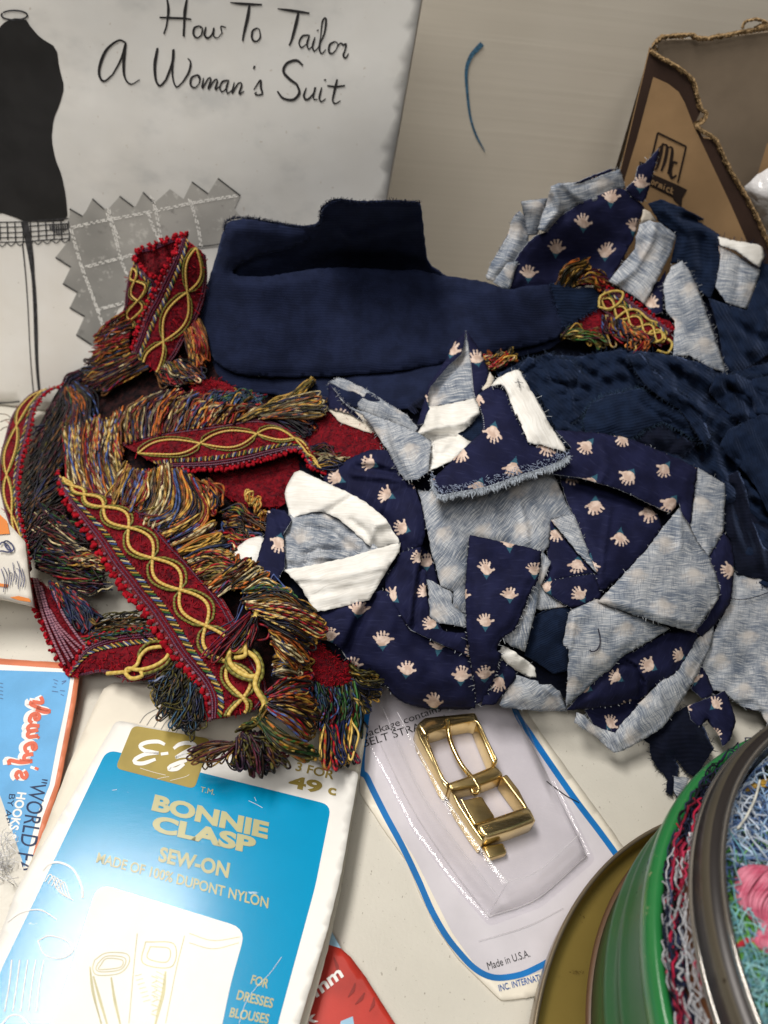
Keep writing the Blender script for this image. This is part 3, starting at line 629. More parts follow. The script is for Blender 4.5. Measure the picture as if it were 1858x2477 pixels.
L('MADE OF 100% DUPONT NYLON', (405,848), (1132,1044), (416,808), .018); L('FOR', (1058,1362), (1130,1382), (1068,1326), .02); L('DRESSES', (998,1428), (1150,1466), (1008,1390), .02); L('BLOUSES', (968,1502), (1132,1532), (978,1464), .02)
k = Ink(); k.add(flat(rounded(w('c', (412,935),(1040,1130),(975,1360),(905,1700),(160,1700),(300,1300)), 40), FB, .0002)); wis = k.build('white_inset', WHITEC, fpn)
k = Ink(); S = lambda wd_, *p: k.stroke(w('c', *p), wd_, fpl(.0003))
for r_ in (0, 14, 24): S(2.2, (400+r_,1262+r_),(450,1232+r_),(535-r_,1236+r_),(545-r_,1275),(505,1318-r_),(415+r_,1326-r_),(392+r_,1300),(400+r_,1262+r_))
S([4,7,4], (395,1330),(420,1420),(455,1540)); S([4,7,4], (470,1335),(485,1430),(510,1540))
for j in range(9): S(2, (640+j%2*26,1330+j*20),(668-j%2*26,1340+j*20))
S([4,8,8,4], (700,1310),(690,1400),(672,1470),(655,1540))
for r_ in (0, 20): S(2.4, (615+r_,1185+r_),(735-r_,1195+r_),(725-r_,1290-r_),(605+r_,1275-r_),(615+r_,1185+r_))
S(2, (580,1150),(565,1300),(545,1530)); S(2, (780,1160),(745,1300),(700,1530)); S(2, (380,1300),(390,1400),(430,1530)); S(1.6, (800,1150),(900,1180),(1015,1165)); S(1.6, (800,1190),(900,1215),(1010,1190))
for j in range(7): S(1.4, (570+j*6,1330+j*18),(600+j*6,1322+j*18)); S(1.4, (660-j*2,1310+j*18),(700-j*3,1330+j*18))
S([3,5,3], (380,1290),(400,1420),(430,1540))
k.build('clasp_drawing_print', plain('pale_yellow_ink', (.62, .58, .34), .5, .4, 0, .1, 60, 0), wis)
k = Ink(); S = lambda wd_, *p: k.stroke(w('c', *p), wd_, fpl(.0003))
S(5, (180,880),(205,855),(255,850),(310,880),(345,950),(350,1000)); 
for j in range(5): S(2.5, (190+j*14,930+j*9),(215+j*14,900+j*8),(240+j*14,960+j*9),(270+j*10,990+j*5))
S(3, (160,1180),(210,1160),(280,1180),(310,1220),(260,1255),(190,1240),(160,1180))
for j in range(5): S(3, (50+j*34,1260),(40+j*32,1360),(20+j*34,1480))
S(4, (-10,1560),(40,1500),(90,1500),(125,1540)); S(3, (30,1100),(90,1060),(170,1050),(240,1090))
k.build('white_line_print', WHT, fpn)
# wear: pale crease lines across the card
for p in ([(592,452),(650,470),(700,482)],[(720,505),(780,490),(800,480)],[(665,498),(690,492),(715,488)],[(1190,1250),(1140,1320),(1090,1370),(1040,1440),(1010,1532)],[(1075,575),(1079,583),(1082,592)],[(475,545),(485,544),(495,542)],[(1050,590),(1080,604),(1110,620)]):
    k = Ink(); S(.9, *p); k.build('crease_mark', WHT, fpn)
# red packet under it
DB = card_plane((780,2300,.003), (930,2470,.003), (740,2470,.003), .0002)
dp = thing('needle_packet', 'red and light blue paper packet poking out under the clasp card', 'packet', tuple(P(800, 2400, .002)))
card('paper_sleeve', w('c', (1330,1140),(1395,1128),(1442,1215),(1480,1248),(1545,1335),(1670,1532),(1760,1680),(1100,1760),(1180,1400)), DB, cardcol('red_paper_print', (.50, .035, .022), .4, .3, .2), dp)
k = Ink(); k.add(flat(w('c', (1335,1142),(1395,1129),(1440,1213),(1372,1192),(1340,1195)), DB, .0001)); k.add(flat(w('c', (1440,1520),(1490,1500),(1500,1560),(1430,1570)), DB, .0001)); k.build('light_blue_print', plain('pale_blue_ink', (.30, .50, .66), .45, .4, 0, .05, 60, 0), dp)
k = Ink(); lettering(k, '5mm', w('c', (1296,1452))[0], w('c', (1452,1330))[0], w('c', (1270,1405))[0], DB, .0003, .03); k.build('white_lettering', WHT, dp); k = Ink(); lettering(k, 'k', w('c', (1290,1535))[0], w('c', (1345,1520))[0], w('c', (1280,1490))[0], DB, .0003, .03); k.build('white_lettering', WHT, dp)
k = Ink(); 
for a, b in (((1470,1420),(1500,1360)),((1500,1450),(1540,1400)),((1560,1480),(1580,1420)),((1410,1250),(1425,1330))): k.stroke(w('c', a, ((a[0]+b[0])/2+6, (a[1]+b[1])/2), b), [2,9,3], lambda x, y: DB(x, y, .0002))
k.build('dark_red_print', plain('dark_red_ink', (.25, .02, .015), .45, .4, 0, .1, 60, 0), dp)
# ------------------------------------------------------------------ buckle card, its bubble and the buckle
KB = card_plane((880,1850,.0014), (1400,1900,.0014), (1100,2250,.0014), .0003); kpl = lambda off: (lambda x, y: KB(x, y, off))
kc = thing('blister_card', 'white blister card with a blue border line and a clear bubble', 'blister pack', tuple(P(1150, 2050, .001)))
card('backing_card', rounded(w('k', (150,-60),(690,-60),(742,112),(832,240),(1052,540),(1140,665),(1180,780),(1000,1150),(850,1178),(740,1196),(648,1206),(560,1120),(480,1040),(400,925),(340,800),(292,680),(205,560),(112,420),(108,310)), 10), KB, CREAMC, kc, .0012)
lilac = plain('lilac_white_print', (.58, .555, .60), .4, .45, 0, .05, 30, .1, 300, .0004)
k = Ink(); k.add(flat(rounded(w('k', (165,-60),(660,-60),(708,112),(800,255),(1020,555),(1110,690),(1120,800),(900,1060),(720,1125),(650,1132),(600,1118),(540,1062),(460,950),(400,830),(320,670),(225,520),(120,320)), 14), KB, .0001)); kpn = k.build('printed_panel', lilac, kc)
k = Ink(); bl = catmull(np.array(w('k', (160,-60),(117,300),(140,368),(205,500),(270,620),(330,745),(385,870),(440,965),(500,1040),(545,1085),(590,1112),(640,1122),(720,1110),(790,1080),(865,1040),(980,990))), 8)
k.stroke(bl, 15, kpl(.0002)); k.stroke(w('k', (660,-60),(700,108),(760,205),(830,308),(930,450),(1020,568),(1092,668),(1150,760)), 14.5, kpl(.0002)); k.build('blue_border_line', plain('blue_line_ink', (.006, .155, .46), .4, .45, 0, .1, 60, 0), kc)
def L(t, a, b, c, bold=0., mt=INK, nm='black_lettering'):
    k = Ink(); lettering(k, t, w('k', a)[0], w('k', b)[0], w('k', c)[0], KB, .0003, bold); k.build(nm, mt, kpn)
L('package contains', (126,214), (420,112), (119,188)); L('BELT STRAP and', (126,250), (440,152), (118,222)); L('Made in U.S.A.', (598,1092), (757,1042), (590,1064))
L('INC. INTERNATIONAL INC', (640,1174), (900,1105), (634,1150), .01, plain('blue_ink', (.02, .09, .32), .5, .4, 0, .1, 60, 0), 'blue_lettering')
def clear_mat():
    mt, nt, b, tc = newmat('clear_plastic', .12, .5); out = nt.nodes['Material Output']
    tr = nt.nodes.new('ShaderNodeBsdfTransparent'); tr.inputs[0].default_value = (.975, .97, .98, 1)
    gl = nt.nodes.new('ShaderNodeBsdfGlossy'); gl.inputs['Roughness'].default_value = .09; gl.inputs[0].default_value = (.9, .9, .9, 1)
    lw = nt.nodes.new('ShaderNodeLayerWeight'); lw.inputs[0].default_value = .24; mx = nt.nodes.new('ShaderNodeMixShader')
    n = ntex(nt, tc.outputs['Object'], 55, 4, .6); n2 = ntex(nt, tc.outputs['Object'], 160, 3, .6, 1, 5, 1, .5); bp_ = nt.nodes.new('ShaderNodeBump'); bp_.inputs['Strength'].default_value = .35; bp_.inputs['Distance'].default_value = .0022
    nt.links.new((n+n2*.4).k, bp_.inputs['Height']); nt.links.new(bp_.outputs[0], gl.inputs['Normal']); nt.links.new(bp_.outputs[0], lw.inputs['Normal'])
    f = N(nt, lw.outputs['Fresnel'])*.62+.03; nt.links.new(f.min(1).k, mx.inputs[0])
    nt.links.new(tr.outputs[0], mx.inputs[1]); nt.links.new(gl.outputs[0], mx.inputs[2]); nt.links.new(mx.outputs[0], out.inputs['Surface']); return mt
CLEAR = clear_mat()
def bubble():
    foot = w('k', (165,-20),(700,60),(840,400),(968,662),(780,825),(598,893),(480,760),(330,560),(170,250)); topq = w('k', (255,60),(640,100),(770,400),(905,640),(760,770),(645,815),(540,680),(400,470),(245,200))
    rings = []
    for s_, h in ((1.06, .0005), (1.0, .0007), (.93, .0065), (.86, .0112), (.80, .0124)):
        f = np.array(foot); t = np.array(topq); c = (f.mean(0)+t.mean(0))/2
        g = f+(t-f)*np.clip((1.0-s_)/.2, 0, 1) if s_ <= 1 else f+(f-f.mean(0))*.09
        g = np.array(rounded(g, 16 if s_ > .9 else 26)); rings.append(KB(g[:, 0], g[:, 1], h))
    n = len(rings[0]); V = np.vstack(rings); F = [(j*n+i, j*n+(i+1) % n, (j+1)*n+(i+1) % n, (j+1)*n+i) for j in range(4) for i in range(n)]
    g = np.array(rounded(topq, 26)); q, Ft, d, rim = fill([(a, b, 0) for a, b in g], 12, 0)
    hh = .0124+.0012*np.array([mnoise.noise(Vector((x*.013, y*.013, 2))) for x, y in q])*np.clip(d/20, 0, 1); V2 = KB(q[:, 0], q[:, 1], hh); F += [tuple(i+len(V) for i in f) for f in Ft]
    V = np.vstack([V, V2]); mesh('clear_bubble', V, face_cam(V, F), CLEAR, kc)
bubble()
FOLD = plain('fold_glint_film', (.72, .70, .74), .3, .4, 0, .05, 60, 0); FOLD.node_tree.nodes['Principled BSDF'].inputs['Alpha'].default_value = .4  # pale film for tubes added along the bubble's edges to give glints
def fold(pts, hs, r=.0002):
    p = catmull(np.array([(x, y, h) for (x, y), h in zip(w('k', *pts), hs)]), 5); t = Tubes(); t.add(KB(p[:, 0]+rng.normal(0, .25, len(p)), p[:, 1]+rng.normal(0, .25, len(p)), p[:, 2]), r, (1, 1, 1), sides=6); t.build('fold_glint', FOLD, kc)
fold([(168,200),(300,470),(450,700),(598,893)], (.001,.001,.001,.001)); fold([(598,893),(780,825),(968,662)], (.001,.001,.001)); fold([(240,180),(400,470),(540,680),(645,815)], (.0126,.0126,.0126,.0126)); fold([(645,815),(600,880)], (.0124,.001)); fold([(905,640),(965,665)], (.0124,.001)); fold([(700,130),(840,400),(968,662)], (.001,.001,.001)); fold([(645,815),(760,770),(905,640)], (.0126,.0126,.0126)); fold([(190,130),(330,440),(480,660),(620,840)], (.0066,.0066,.0066,.0066), .00015); fold([(560,985),(740,930),(880,860)], (.0008,.0008,.0008), .00012)
k = Ink(); k.stroke(w('9', (195,1205),(270,1262),(340,1310),(410,1345)), 2.2, kpl(.0005)); hair = k.build('dark_thread_strand', INK, kc)
# ---- buckle
BRASS = plain('polished_brass', (.80, .63, .30), .20, .5, 1.0, .1, 40, .1, 60, .001); BRASSD = plain('satin_brass', (.66, .50, .22), .30, .5, 1.0, .15, 60, .15, 200, .0006)
bu = thing('belt_buckle', 'gold metal belt buckle lying in the clear bubble of the blister card', 'buckle', tuple(P(1150, 2000, .003)))
def prism(name, pts, z1, z0, mat, parent, bev=.0006, rnd=0):
    p = np.array(rounded(pts, rnd) if rnd else [q[:2] for q in pts], float); n = len(p); z = np.array([q[2] for q in pts], float) if len(pts[0]) > 2 and not rnd else np.full(n, z1)
    a = KB(p[:, 0], p[:, 1], z); b = a-KB.n*(z-z0)[:, None]; V = np.vstack([a, b])
    o = mesh(name, V, [tuple(range(n)), tuple(range(2*n-1, n-1, -1))]+[(i, n+i, n+(i+1) % n, (i+1) % n) for i in range(n)], mat, parent, True)
    b = bmesh.new(); b.from_mesh(o.data); bmesh.ops.recalc_face_normals(b, faces=b.faces); b.to_mesh(o.data); b.free()
    md = o.modifiers.new('bevel', 'BEVEL'); md.width = bev; md.segments = 3; md.limit_method = 'ANGLE'; md.harden_normals = False; return o
def bar(name, pts, r, mat, parent, flat_=1.0):        # rounded rod through (x, y, height)
    p = catmull(np.array(pts, float), 4); V = KB(p[:, 0], p[:, 1], p[:, 2]); t = Tubes(); t.add(V, r, (1, 1, 1), sides=12); o = t.build(name, mat, parent); return o
prism('top_bar', w('g', (495,290),(560,232),(960,190),(1000,292),(940,258),(780,290),(700,322),(600,350),(565,395)), .0110, .0006, BRASS, bu, .0016)
prism('side_rail', w('g', (490,300),(545,330),(596,372),(586,420),(650,580),(742,768),(740,806),(695,760),(600,560),(515,400)), .0108, .0004, BRASS, bu, .0008)
prism('side_rail', w('g', (962,276),(1004,296),(1132,560),(1134,592),(1092,590)), .0106, .0008, BRASS, bu, .0008)
bar('rim_bead', [(*p, .0112) for p in w('g', (730,268),(700,318),(610,352),(566,395),(600,500),(640,600),(690,720),(735,770))], .0007, BRASS, bu)
bar('rim_bead', [(*p, .0110) for p in w('g', (775,296),(860,276),(950,262),(990,300),(1050,430),(1120,575))], .0006, BRASS, bu)
prism('center_bar', w('g', (720,745),(880,692),(1120,592),(1195,682),(1020,752),(760,808)), .0100, .0006, BRASSD, bu, .0018)
bar('prong', [(*p, z) for p, z in zip(w('g', (735,262),(752,330),(780,430),(850,570),(905,650),(955,720),(992,775),(965,795),(930,742)), (.0122,.0088,.0082,.0078,.0082,.0092,.0080,.0060,.0070))], .00105, BRASS, bu)
prism('side_rail', w('g', (760,806),(812,856),(905,1020),(1000,1150),(1035,1188),(1010,1222),(930,1110),(815,930)), .0106, .0004, BRASS, bu, .0008)
prism('side_rail', w('g', (1160,700),(1205,676),(1300,800),(1372,940),(1436,1050),(1345,960),(1326,925)), .0104, .0010, BRASSD, bu, .0008)
prism('keeper_plate', w('g', (845,878),(1010,842),(1118,1010),(950,1080)), .0094, .0078, BRASSD, bu, .0008)
bar('rim_bead', [(*p, .0098) for p in w('g', (850,880),(905,985),(955,1072))], .0006, BRASS, bu)
prism('end_bar', w('g', (950,1078),(1110,1020),(1345,940),(1380,935),(1438,1055),(1240,1130),(1035,1194),(985,1150)), .0112, .0010, BRASS, bu, .0030)
prism('tongue', w('g', (1030,1190),(1200,1165),(1232,1248),(1085,1294)), .0046, .0010, BRASSD, bu, .0008)
# ------------------------------------------------------------------ tins
def lathe(name, c, prof, mat, parent, n=160, shear=(0, 0)):
    a = np.linspace(0, 2*math.pi, n, endpoint=False); V = []; c = np.asarray(c, float)
    for r, z in prof: V.append(np.stack([c[0]+r*np.cos(a), c[1]+r*np.sin(a), np.full(n, z)], 1))
    V = np.vstack(V); F = [(j*n+i, j*n+(i+1) % n, (j+1)*n+(i+1) % n, (j+1)*n+i) for j in range(len(prof)-1) for i in range(n)]
    return mesh(name, V, F, mat, parent)
def painted(name, c, rust, rough=.25, amt=.5, metal=0.):
    mt, nt, b, tc = newmat(name, rough, .5, metal); n = ntex(nt, tc.outputs['Object'], 45, 5, .65); n2 = ntex(nt, tc.outputs['Object'], 210, 4, .7)
    base = mixc(nt, ntex(nt, tc.outputs['Object'], 20, 3).step(.3, .7), tuple(x*.8 for x in c), c)
    base = mixc(nt, (n2.step(.62, .70)*n.step(.48, .62)*amt*1.6).min(1), base, rust)
    nt.links.new(base, b.inputs['Base Color']); bump(nt, b, n2, .06, .0006); return mt
LC = (.182, .054); TC = (.1805, .0715); IC = (.1785, .0756)
tl = thing('tin_lid', 'upturned gold lid under the round green tin', 'tin lid', (*LC, .0006))
BRN = painted('brown_rusty_rim', (.115, .060, .032), (.05, .025, .012), .4, .8)
lathe('inside', LC, [(.002,.0034),(.1125,.0034),(.1141,.0042),(.1144,.0105)], painted('worn_gold_lacquer', (.40, .29, .075), (.12, .07, .02), .36, .6, .55), tl)
lathe('rolled_rim', LC, [(.1144,.0103),(.1143,.0112),(.1150,.0116),(.1157,.0112),(.1158,.0095),(.1156,.0030)], painted('worn_pewter_rim', (.30, .24, .17), (.08, .05, .03), .3, .8, .7), tl)
gt = thing('round_tin', 'round green tin with a bright green rim holding the silver tin and threads', 'tin', (*TC, .012))
R0 = .0940
lathe('wall', TC, [(.003,.0125),(R0-.002,.0122),(R0,.0132),(R0,.024),(R0+.0002,.030),(R0+.0013,.0318),(R0+.0017,.0338),(R0+.0013,.0358),(R0,.0376),(R0-.0002,.043),(R0+.0008,.0448),(R0+.0013,.0466),(R0+.0008,.0484),(R0-.0002,.050),(R0-.0003,.0640)], painted('green_tin_paint', (.018, .098, .030), (.09, .05, .02), .42, 1.2), gt)
lathe('base_seam', TC, [(R0-.0012,.0118),(R0+.0011,.0122),(R0+.0014,.0132),(R0+.0008,.0142),(R0-.0004,.0144)], BRN, gt)
lathe('rolled_rim', TC, [(R0-.0003,.0638),(R0+.0012,.0650),(R0+.0020,.068),(R0+.0020,.0715),(R0+.0010,.0745),(R0-.0008,.0752),(R0-.0022,.0742),(R0-.0026,.070),(R0-.0026,.0132),(R0-.005,.0128),(.003,.0128)], painted('bright_green_enamel', (.017, .165, .043), (.30, .28, .17), .26, .6), gt)
st = thing('round_tin', 'silver tin with a ribbed rim full of coloured threads, nested inside the green one', 'tin', (*IC, .05))
RI = .0855
SIL = painted('dull_tinplate', (.34, .32, .30), (.12, .10, .08), .15, .5, .85); SIL2 = painted('dark_tinplate', (.022, .018, .018), (.03, .025, .02), .35, .4, .3); SIL3 = painted('speckled_tinplate', (.11, .095, .07), (.035, .025, .015), .38, 1.6, .5)
lathe('wall', IC, [(.002,.0145),(RI-.002,.0145),(RI,.016),(RI,.087)], painted('brown_tin_paint', (.17, .062, .018), (.07, .03, .015), .35, .6), st)
lathe('lower_bead', IC, [(RI,.0862),(RI+.0012,.0868),(RI+.0016,.0875),(RI+.0014,.0882),(RI+.0008,.0885)], SIL, st)
lathe('dark_groove', IC, [(RI+.0008,.0885),(RI+.0004,.0900),(RI+.0002,.0915),(RI+.0002,.0930)], SIL2, st)
lathe('speckled_band', IC, [(RI+.0002,.0930),(RI+.0007,.0934),(RI+.0005,.0946),(RI-.0002,.0958),(RI-.0007,.0962)], SIL3, st)
lathe('dark_groove', IC, [(RI-.0007,.0962),(RI-.0012,.0966),(RI-.0020,.0970),(RI-.0027,.0972)], SIL2, st)
lathe('rolled_rim', IC, [(RI-.0027,.0972),(RI-.0028,.0981),(RI-.0031,.0988),(RI-.0040,.0986),(RI-.0044,.0975),(RI-.0045,.095),(RI-.0045,.017),(.002,.0165)], SIL, st)
# ------------------------------------------------------------------ plain navy cloth under and behind the scraps
NG = 'pieces of plain navy cloth'
def navy(label, pts, **k):
    k.setdefault('group', NG); k.setdefault('cat', 'cloth'); k.setdefault('th', .0007); k.setdefault('fray', 0.)
    return scrap('navy_cloth', label, pts, k.pop('mat', KNIT), k.pop('back', DKNAVY), **k)
navy('crumpled dark navy cloth added under the printed scraps to darken the gaps between them', [(560,1130,-8),(620,960,-14),(800,900,-14),(1000,860,-16),(1250,760,-16),(1420,700,-16),(1600,680,-14),(1900,700,-12),(1960,1300,-4),(1900,1650,-3),(1760,1690,-3),(1640,1650,-2),(1480,1720,-3),(1300,1670,-5),(1150,1690,-4),(1000,1690,-4),(880,1640,-5),(790,1560,-5),(690,1450,-7),(590,1300,-7)], mat=DKNAVY, wr=3.2, wf=.009, dome=1, sp=10, s=50)  # added cloth; its dark colour stands for the shade between scraps
navy('ribbed navy cloth crumpled behind the printed arch, widest of the navy pieces', [(1205,905,-1),(1250,880,2),(1320,858,4),(1400,862,4),(1500,845,5),(1560,850,6),(1640,862,6),(1700,880,6),(1760,905,6),(1880,870,7),(1920,1150,5),(1920,1420,2),(1850,1420,0),(1790,1380,-2),(1700,1250,-2),(1560,1180,-2),(1420,1120,0),(1320,1080,0),(1230,1010,-1)], wr=7, wf=.016, dome=3, s=42, ang=35, wdir=32, sp=8, fray=.25, fcol=(.02,.035,.08),
     creases=[([(1510,880),(1560,960),(1650,1010),(1700,1120)], -9, 10), ([(1545,860),(1600,930),(1690,985),(1730,1100),(1760,1200)], 6, 14), ([(1770,930),(1700,980),(1810,1040),(1858,1100)], -8, 13), ([(1620,950),(1720,1000),(1858,1010)], 6, 16), ([(1740,1080),(1790,1180),(1810,1300)], -10, 16)])
navy('frayed blue-navy patch folded over on top of the ribbed navy heap', w('t', (610,1490),(650,1400),(740,1350),(850,1325),(940,1312),(1000,1345),(1120,1400),(1200,1430),(1240,1470),(1290,1570),(1310,1650),(1230,1590),(1130,1530),(1060,1500),(960,1540),(880,1600),(760,1570),(680,1590),(620,1550)), e=11, wr=2.2, dome=3, s=38, ang=-12, fray=.55, fcol=(.03,.06,.11), sp=6, creases=[(w('t', (860,1330),(1000,1440),(1180,1540)), -3, 8)])
navy('frayed navy fold standing up behind the white folded strip', w('t', (245,1195),(300,1130),(345,1150),(420,1108),(470,1145),(540,1150),(600,1210),(610,1270),(680,1340),(640,1420),(560,1500),(470,1565),(400,1420),(310,1260)), e=6, mat=KNIT, wr=4.5, wf=.018, dome=2, s=45, ang=40, fray=.6, fcol=(.02,.035,.07), creases=[(w('t', (330,1200),(430,1280),(600,1300)), -6, 8), (w('t', (420,1130),(520,1290),(560,1480)), 5, 8)])
navy('small crumpled navy wad between the arch and the folded blue patch', w('t', (640,1560),(720,1575),(800,1560),(900,1600),(960,1550),(1060,1510),(1180,1580),(1240,1640),(1180,1700),(1000,1640),(850,1600),(740,1600)), e=10, mat=DKNAVY, wr=5, wf=.02, dome=2, s=40, fray=.4, fcol=(.015,.02,.045))
navy('twisted navy fold running down from the fringe end towards the right edge', w('t', (860,1120),(940,1110),(1010,1200),(1100,1290),(1210,1360),(1300,1480),(1340,1600),(1300,1640),(1240,1540),(1160,1430),(1050,1360),(960,1290),(900,1200)), e=15, mat=KNIT, wr=3, wf=.02, dome=3, s=34, ang=50, fray=.3, fcol=(.02,.035,.07))
navy('rumpled navy bunch at the right edge under the long draped strip', w('t', (1360,1240),(1480,1230),(1560,1260),(1700,1230),(1760,1400),(1700,1560),(1600,1600),(1500,1500),(1400,1420),(1330,1330)), e=12, mat=KNIT, wr=6, wf=.018, dome=3, s=36, ang=70, fray=.2, fcol=(.02,.035,.07), creases=[(w('t', (1420,1300),(1540,1380),(1600,1520)), -9, 9), (w('t', (1560,1270),(1640,1400)), -6, 8)])
navy('long ribbed navy strip draped down the right side behind the scraps', [(1800,1020,12),(1870,990,14),(1920,1000,14),(1920,1250,12),(1858,1240,12),(1830,1180,12),(1790,1130,10),(1740,1080,10),(1760,1040,11)], wr=3, dome=5, s=34, ang=70, wdir=60)
navy('dark navy tail hanging down at the right of the printed heap', w('8', (1390,430),(1480,380),(1540,500),(1570,700),(1659,900),(1780,950),(1780,1200),(1640,1110),(1480,1080),(1445,870),(1385,780)), e=4, mat=DKNAVY, wr=3, dome=4, s=40, wdir=80, creases=[(w('8', (1440,500),(1480,700),(1560,900)), -7, 12), (w('8', (1600,800),(1640,1000)), 5, 12)])
navy('dark navy pieces banked against the right edge below the box', w('t', (1330,800),(1540,870),(1600,700),(1620,520),(1700,480),(1800,520),(1800,1080),(1659,1120),(1480,1235),(1425,1225),(1380,1000)), e=3, wr=4.5, dome=3, s=40, ang=60, mat=KNIT, wdir=60, creases=[(w('t', (1440,900),(1560,1010),(1659,1030)), -6, 10), (w('t', (1560,1100),(1640,950),(1659,800)), 5, 12)])
# the big folded piece in the middle
D = lambda *p: w('D', *p)
sl = thing('navy_cloth', 'large smooth navy cloth rolled over on itself, fuzzy top edge above a dark hollow', 'cloth', tuple(T([(800,800,0)])[0]), NG)
uf = scrap('upper_flap', None, D((468,560,0),(480,520,-5),(492,478,-9),(530,472,-9),(600,484,-8),(650,492,-3),(688,488,8),(694,455,22),(722,434,26),(780,440,27),(850,438,26),(907,440,22),(913,470,17),(917,520,6),(922,572,-4),(975,606,-8),(990,650,-14),(800,660,-16),(640,660,-14),(480,650,-8),(455,610,-2)), NAVY, NAVY, parent=sl, fray=0., dome=0, wr=.8, wf=.005, s=60, sp=9, rnd=1, th=.0012,
   ctl=D((560,540,-5),(600,600,-9),(700,560,-9),(800,560,-9),(880,560,-8),(760,500,2),(860,490,2),(640,530,-4),(520,590,-2)), creases=[(D((745,500),(760,520),(800,505),(860,490),(908,478)), 4, 10)])
fr_ = scrap('lower_roll', None, D((437,650,-3),(452,600,-1),(466,555,0),(480,505,-1),(492,477,-3),(540,473,-3),(600,482,-3),(650,491,-2),(686,490,-1),(672,520,-3),(620,540,-4),(560,552,-3),(518,570,-1),(498,587,1),(520,598,5),(580,597,7),(620,590,7),(680,580,8),(740,577,8),(800,580,8),(860,585,8),(905,582,8),(938,592,9),(1000,600,9),(1060,611,8),(1092,626,7),(1140,618,6),(1190,614,5),(1240,622,3),(1250,690,2),(1225,704,2),(1198,736,2),(1100,757,2),(1000,774,3),(960,784,3),(860,802,5),(740,812,5),(600,815,4),(520,810,3),(470,788,0),(440,735,-3),(428,690,-4)),
   NAVY, NAVY, parent=sl, fray=0., dome=2.5, wr=1.1, wf=.005, s=60, ang=3, sp=9, rnd=1, th=.0012, ctl=D((700,640,13),(600,660,11),(850,640,13),(1000,660,11),(560,730,12),(700,750,13),(900,735,12),(1100,680,9),(520,660,6),(480,700,3),(500,540,-1),(470,620,1)))
t = Tubes(); ed = catmull(np.array(D((484,500,5),(492,478,9),(530,472,10),(600,484,12),(650,492,13),(688,488,15),(694,455,23),(722,434,27),(780,440,28),(850,438,27),(907,440,23))), 1.2)
for p in ed:
    for _ in range(3):
        dd = rng.normal(0, 3, 2)+np.array([0, -4]); t.add(T([p, p+np.array([dd[0]*.5, dd[1]*.5, .4]), p+np.array([dd[0]+rng.normal(0, 2), dd[1], rng.normal(0, 1)])]), .00012, np.array([.008, .012, .03])*rng.uniform(.6, 2), sides=3)
t.build('frayed_edge', MATTE, uf)
navy('second layer of smooth navy cloth just under the big roll, its lower edge fringed', D((455,770,-8),(520,780,-6),(640,770,-6),(760,760,-6),(900,740,-6),(1060,720,-6),(1215,690,-5),(1215,745,-4),(1100,775,-3),(1040,790,-1),(1000,815,0),(960,825,1),(930,850,2),(885,882,1),(860,884,0),(790,882,-1),(700,872,-2),(600,852,-3),(520,845,-5),(470,815,-6)), mat=NAVY, back=NAVY, dome=3, wr=.8, s=60, rnd=1, ctl=D((640,835,0),(760,835,1),(860,835,2),(930,815,2)))
l2 = bpy.data.objects[[o.name for o in bpy.data.objects if o.get('label', '').startswith('second layer')][0]]
t = Tubes()
for i in range(34):
    f = i/33; p = np.array([955-75*f, 818+62*f]); q0 = D((*p, 3))[0]; t.add(T([q0, (q0[0]+9, q0[1]+10, 2), (q0[0]+17+rng.normal(0, 2), q0[1]+16+rng.normal(0, 3), 0)]), .0002, np.array([.012,.016,.04])*rng.uniform(.5, 1.6), sides=4)
_child(t, l2)
scrap('navy_cloth', 'small frayed navy tab at the right end of the big navy roll', D((1188,612,6),(1240,622,5),(1293,620,4),(1293,664,3),(1250,690,3),(1215,706,4),(1205,670,6)), KNIT, KNIT, dome=1, wr=1, s=40, fray=.5, fcol=(.03,.05,.12), group=NG, cat='cloth')
# ------------------------------------------------------------------ back scraps
H = lambda tag_, x, y: w(tag_, (x, y))[0]
def S_(label, pts, mat, hand=None, ang=0, **k):
    back = {id(FRONT): BACK, id(BACK): FRONT, id(WHITE): WHITE, id(CREAM): WHITE}[id(mat)]
    return scrap('fabric_scrap', label, pts, mat, back, uvo=hand, ang=ang, **k)
S_('pale reverse-side scrap at the far left of the back heap', w('t', (190,430),(205,345),(265,300),(310,440),(270,560),(190,640),(110,705),(52,690),(85,610),(130,530)), BACK, H('t', 230, 400), 200, e=1, wr=2, dome=3, s=70, rnd=1)
S_('small pale triangle low at the left end of the back heap', w('t', (180,600),(242,588),(195,755),(150,745),(100,710)), BACK, None, 30, e=4, wr=1, dome=1)
S_('dusky printed scrap with two hands behind the crumpled pale fold', w('t', (260,250),(410,235),(395,340),(350,440),(300,445),(280,360)), BACK, H('t', 345, 275), 185, e=3, wr=1.5, dome=2, s=62)
S_('pale folded scrap with a dark bound edge across the top of the back heap', w('t', (430,165,5),(470,150,4),(600,140,3),(700,105,3),(820,65,2),(850,175,3),(790,185,5),(700,240,6),(590,265,6),(490,330,8),(400,425,8),(350,412,7),(390,300,6)), BACK, H('t', 720, 150), 170, wr=2.2, dome=2, s=75, creases=[(w('t', (500,150),(600,250)), 4, 8), (w('t', (440,170),(480,300),(380,410)), 4, 9)])
S_('narrow navy strip edging the pale fold at the top of the back heap', w('t', (560,150),(640,112),(760,68),(815,62),(700,110),(600,146)), FRONT, (0, 0), 10, e=5, wr=.6, dome=1)
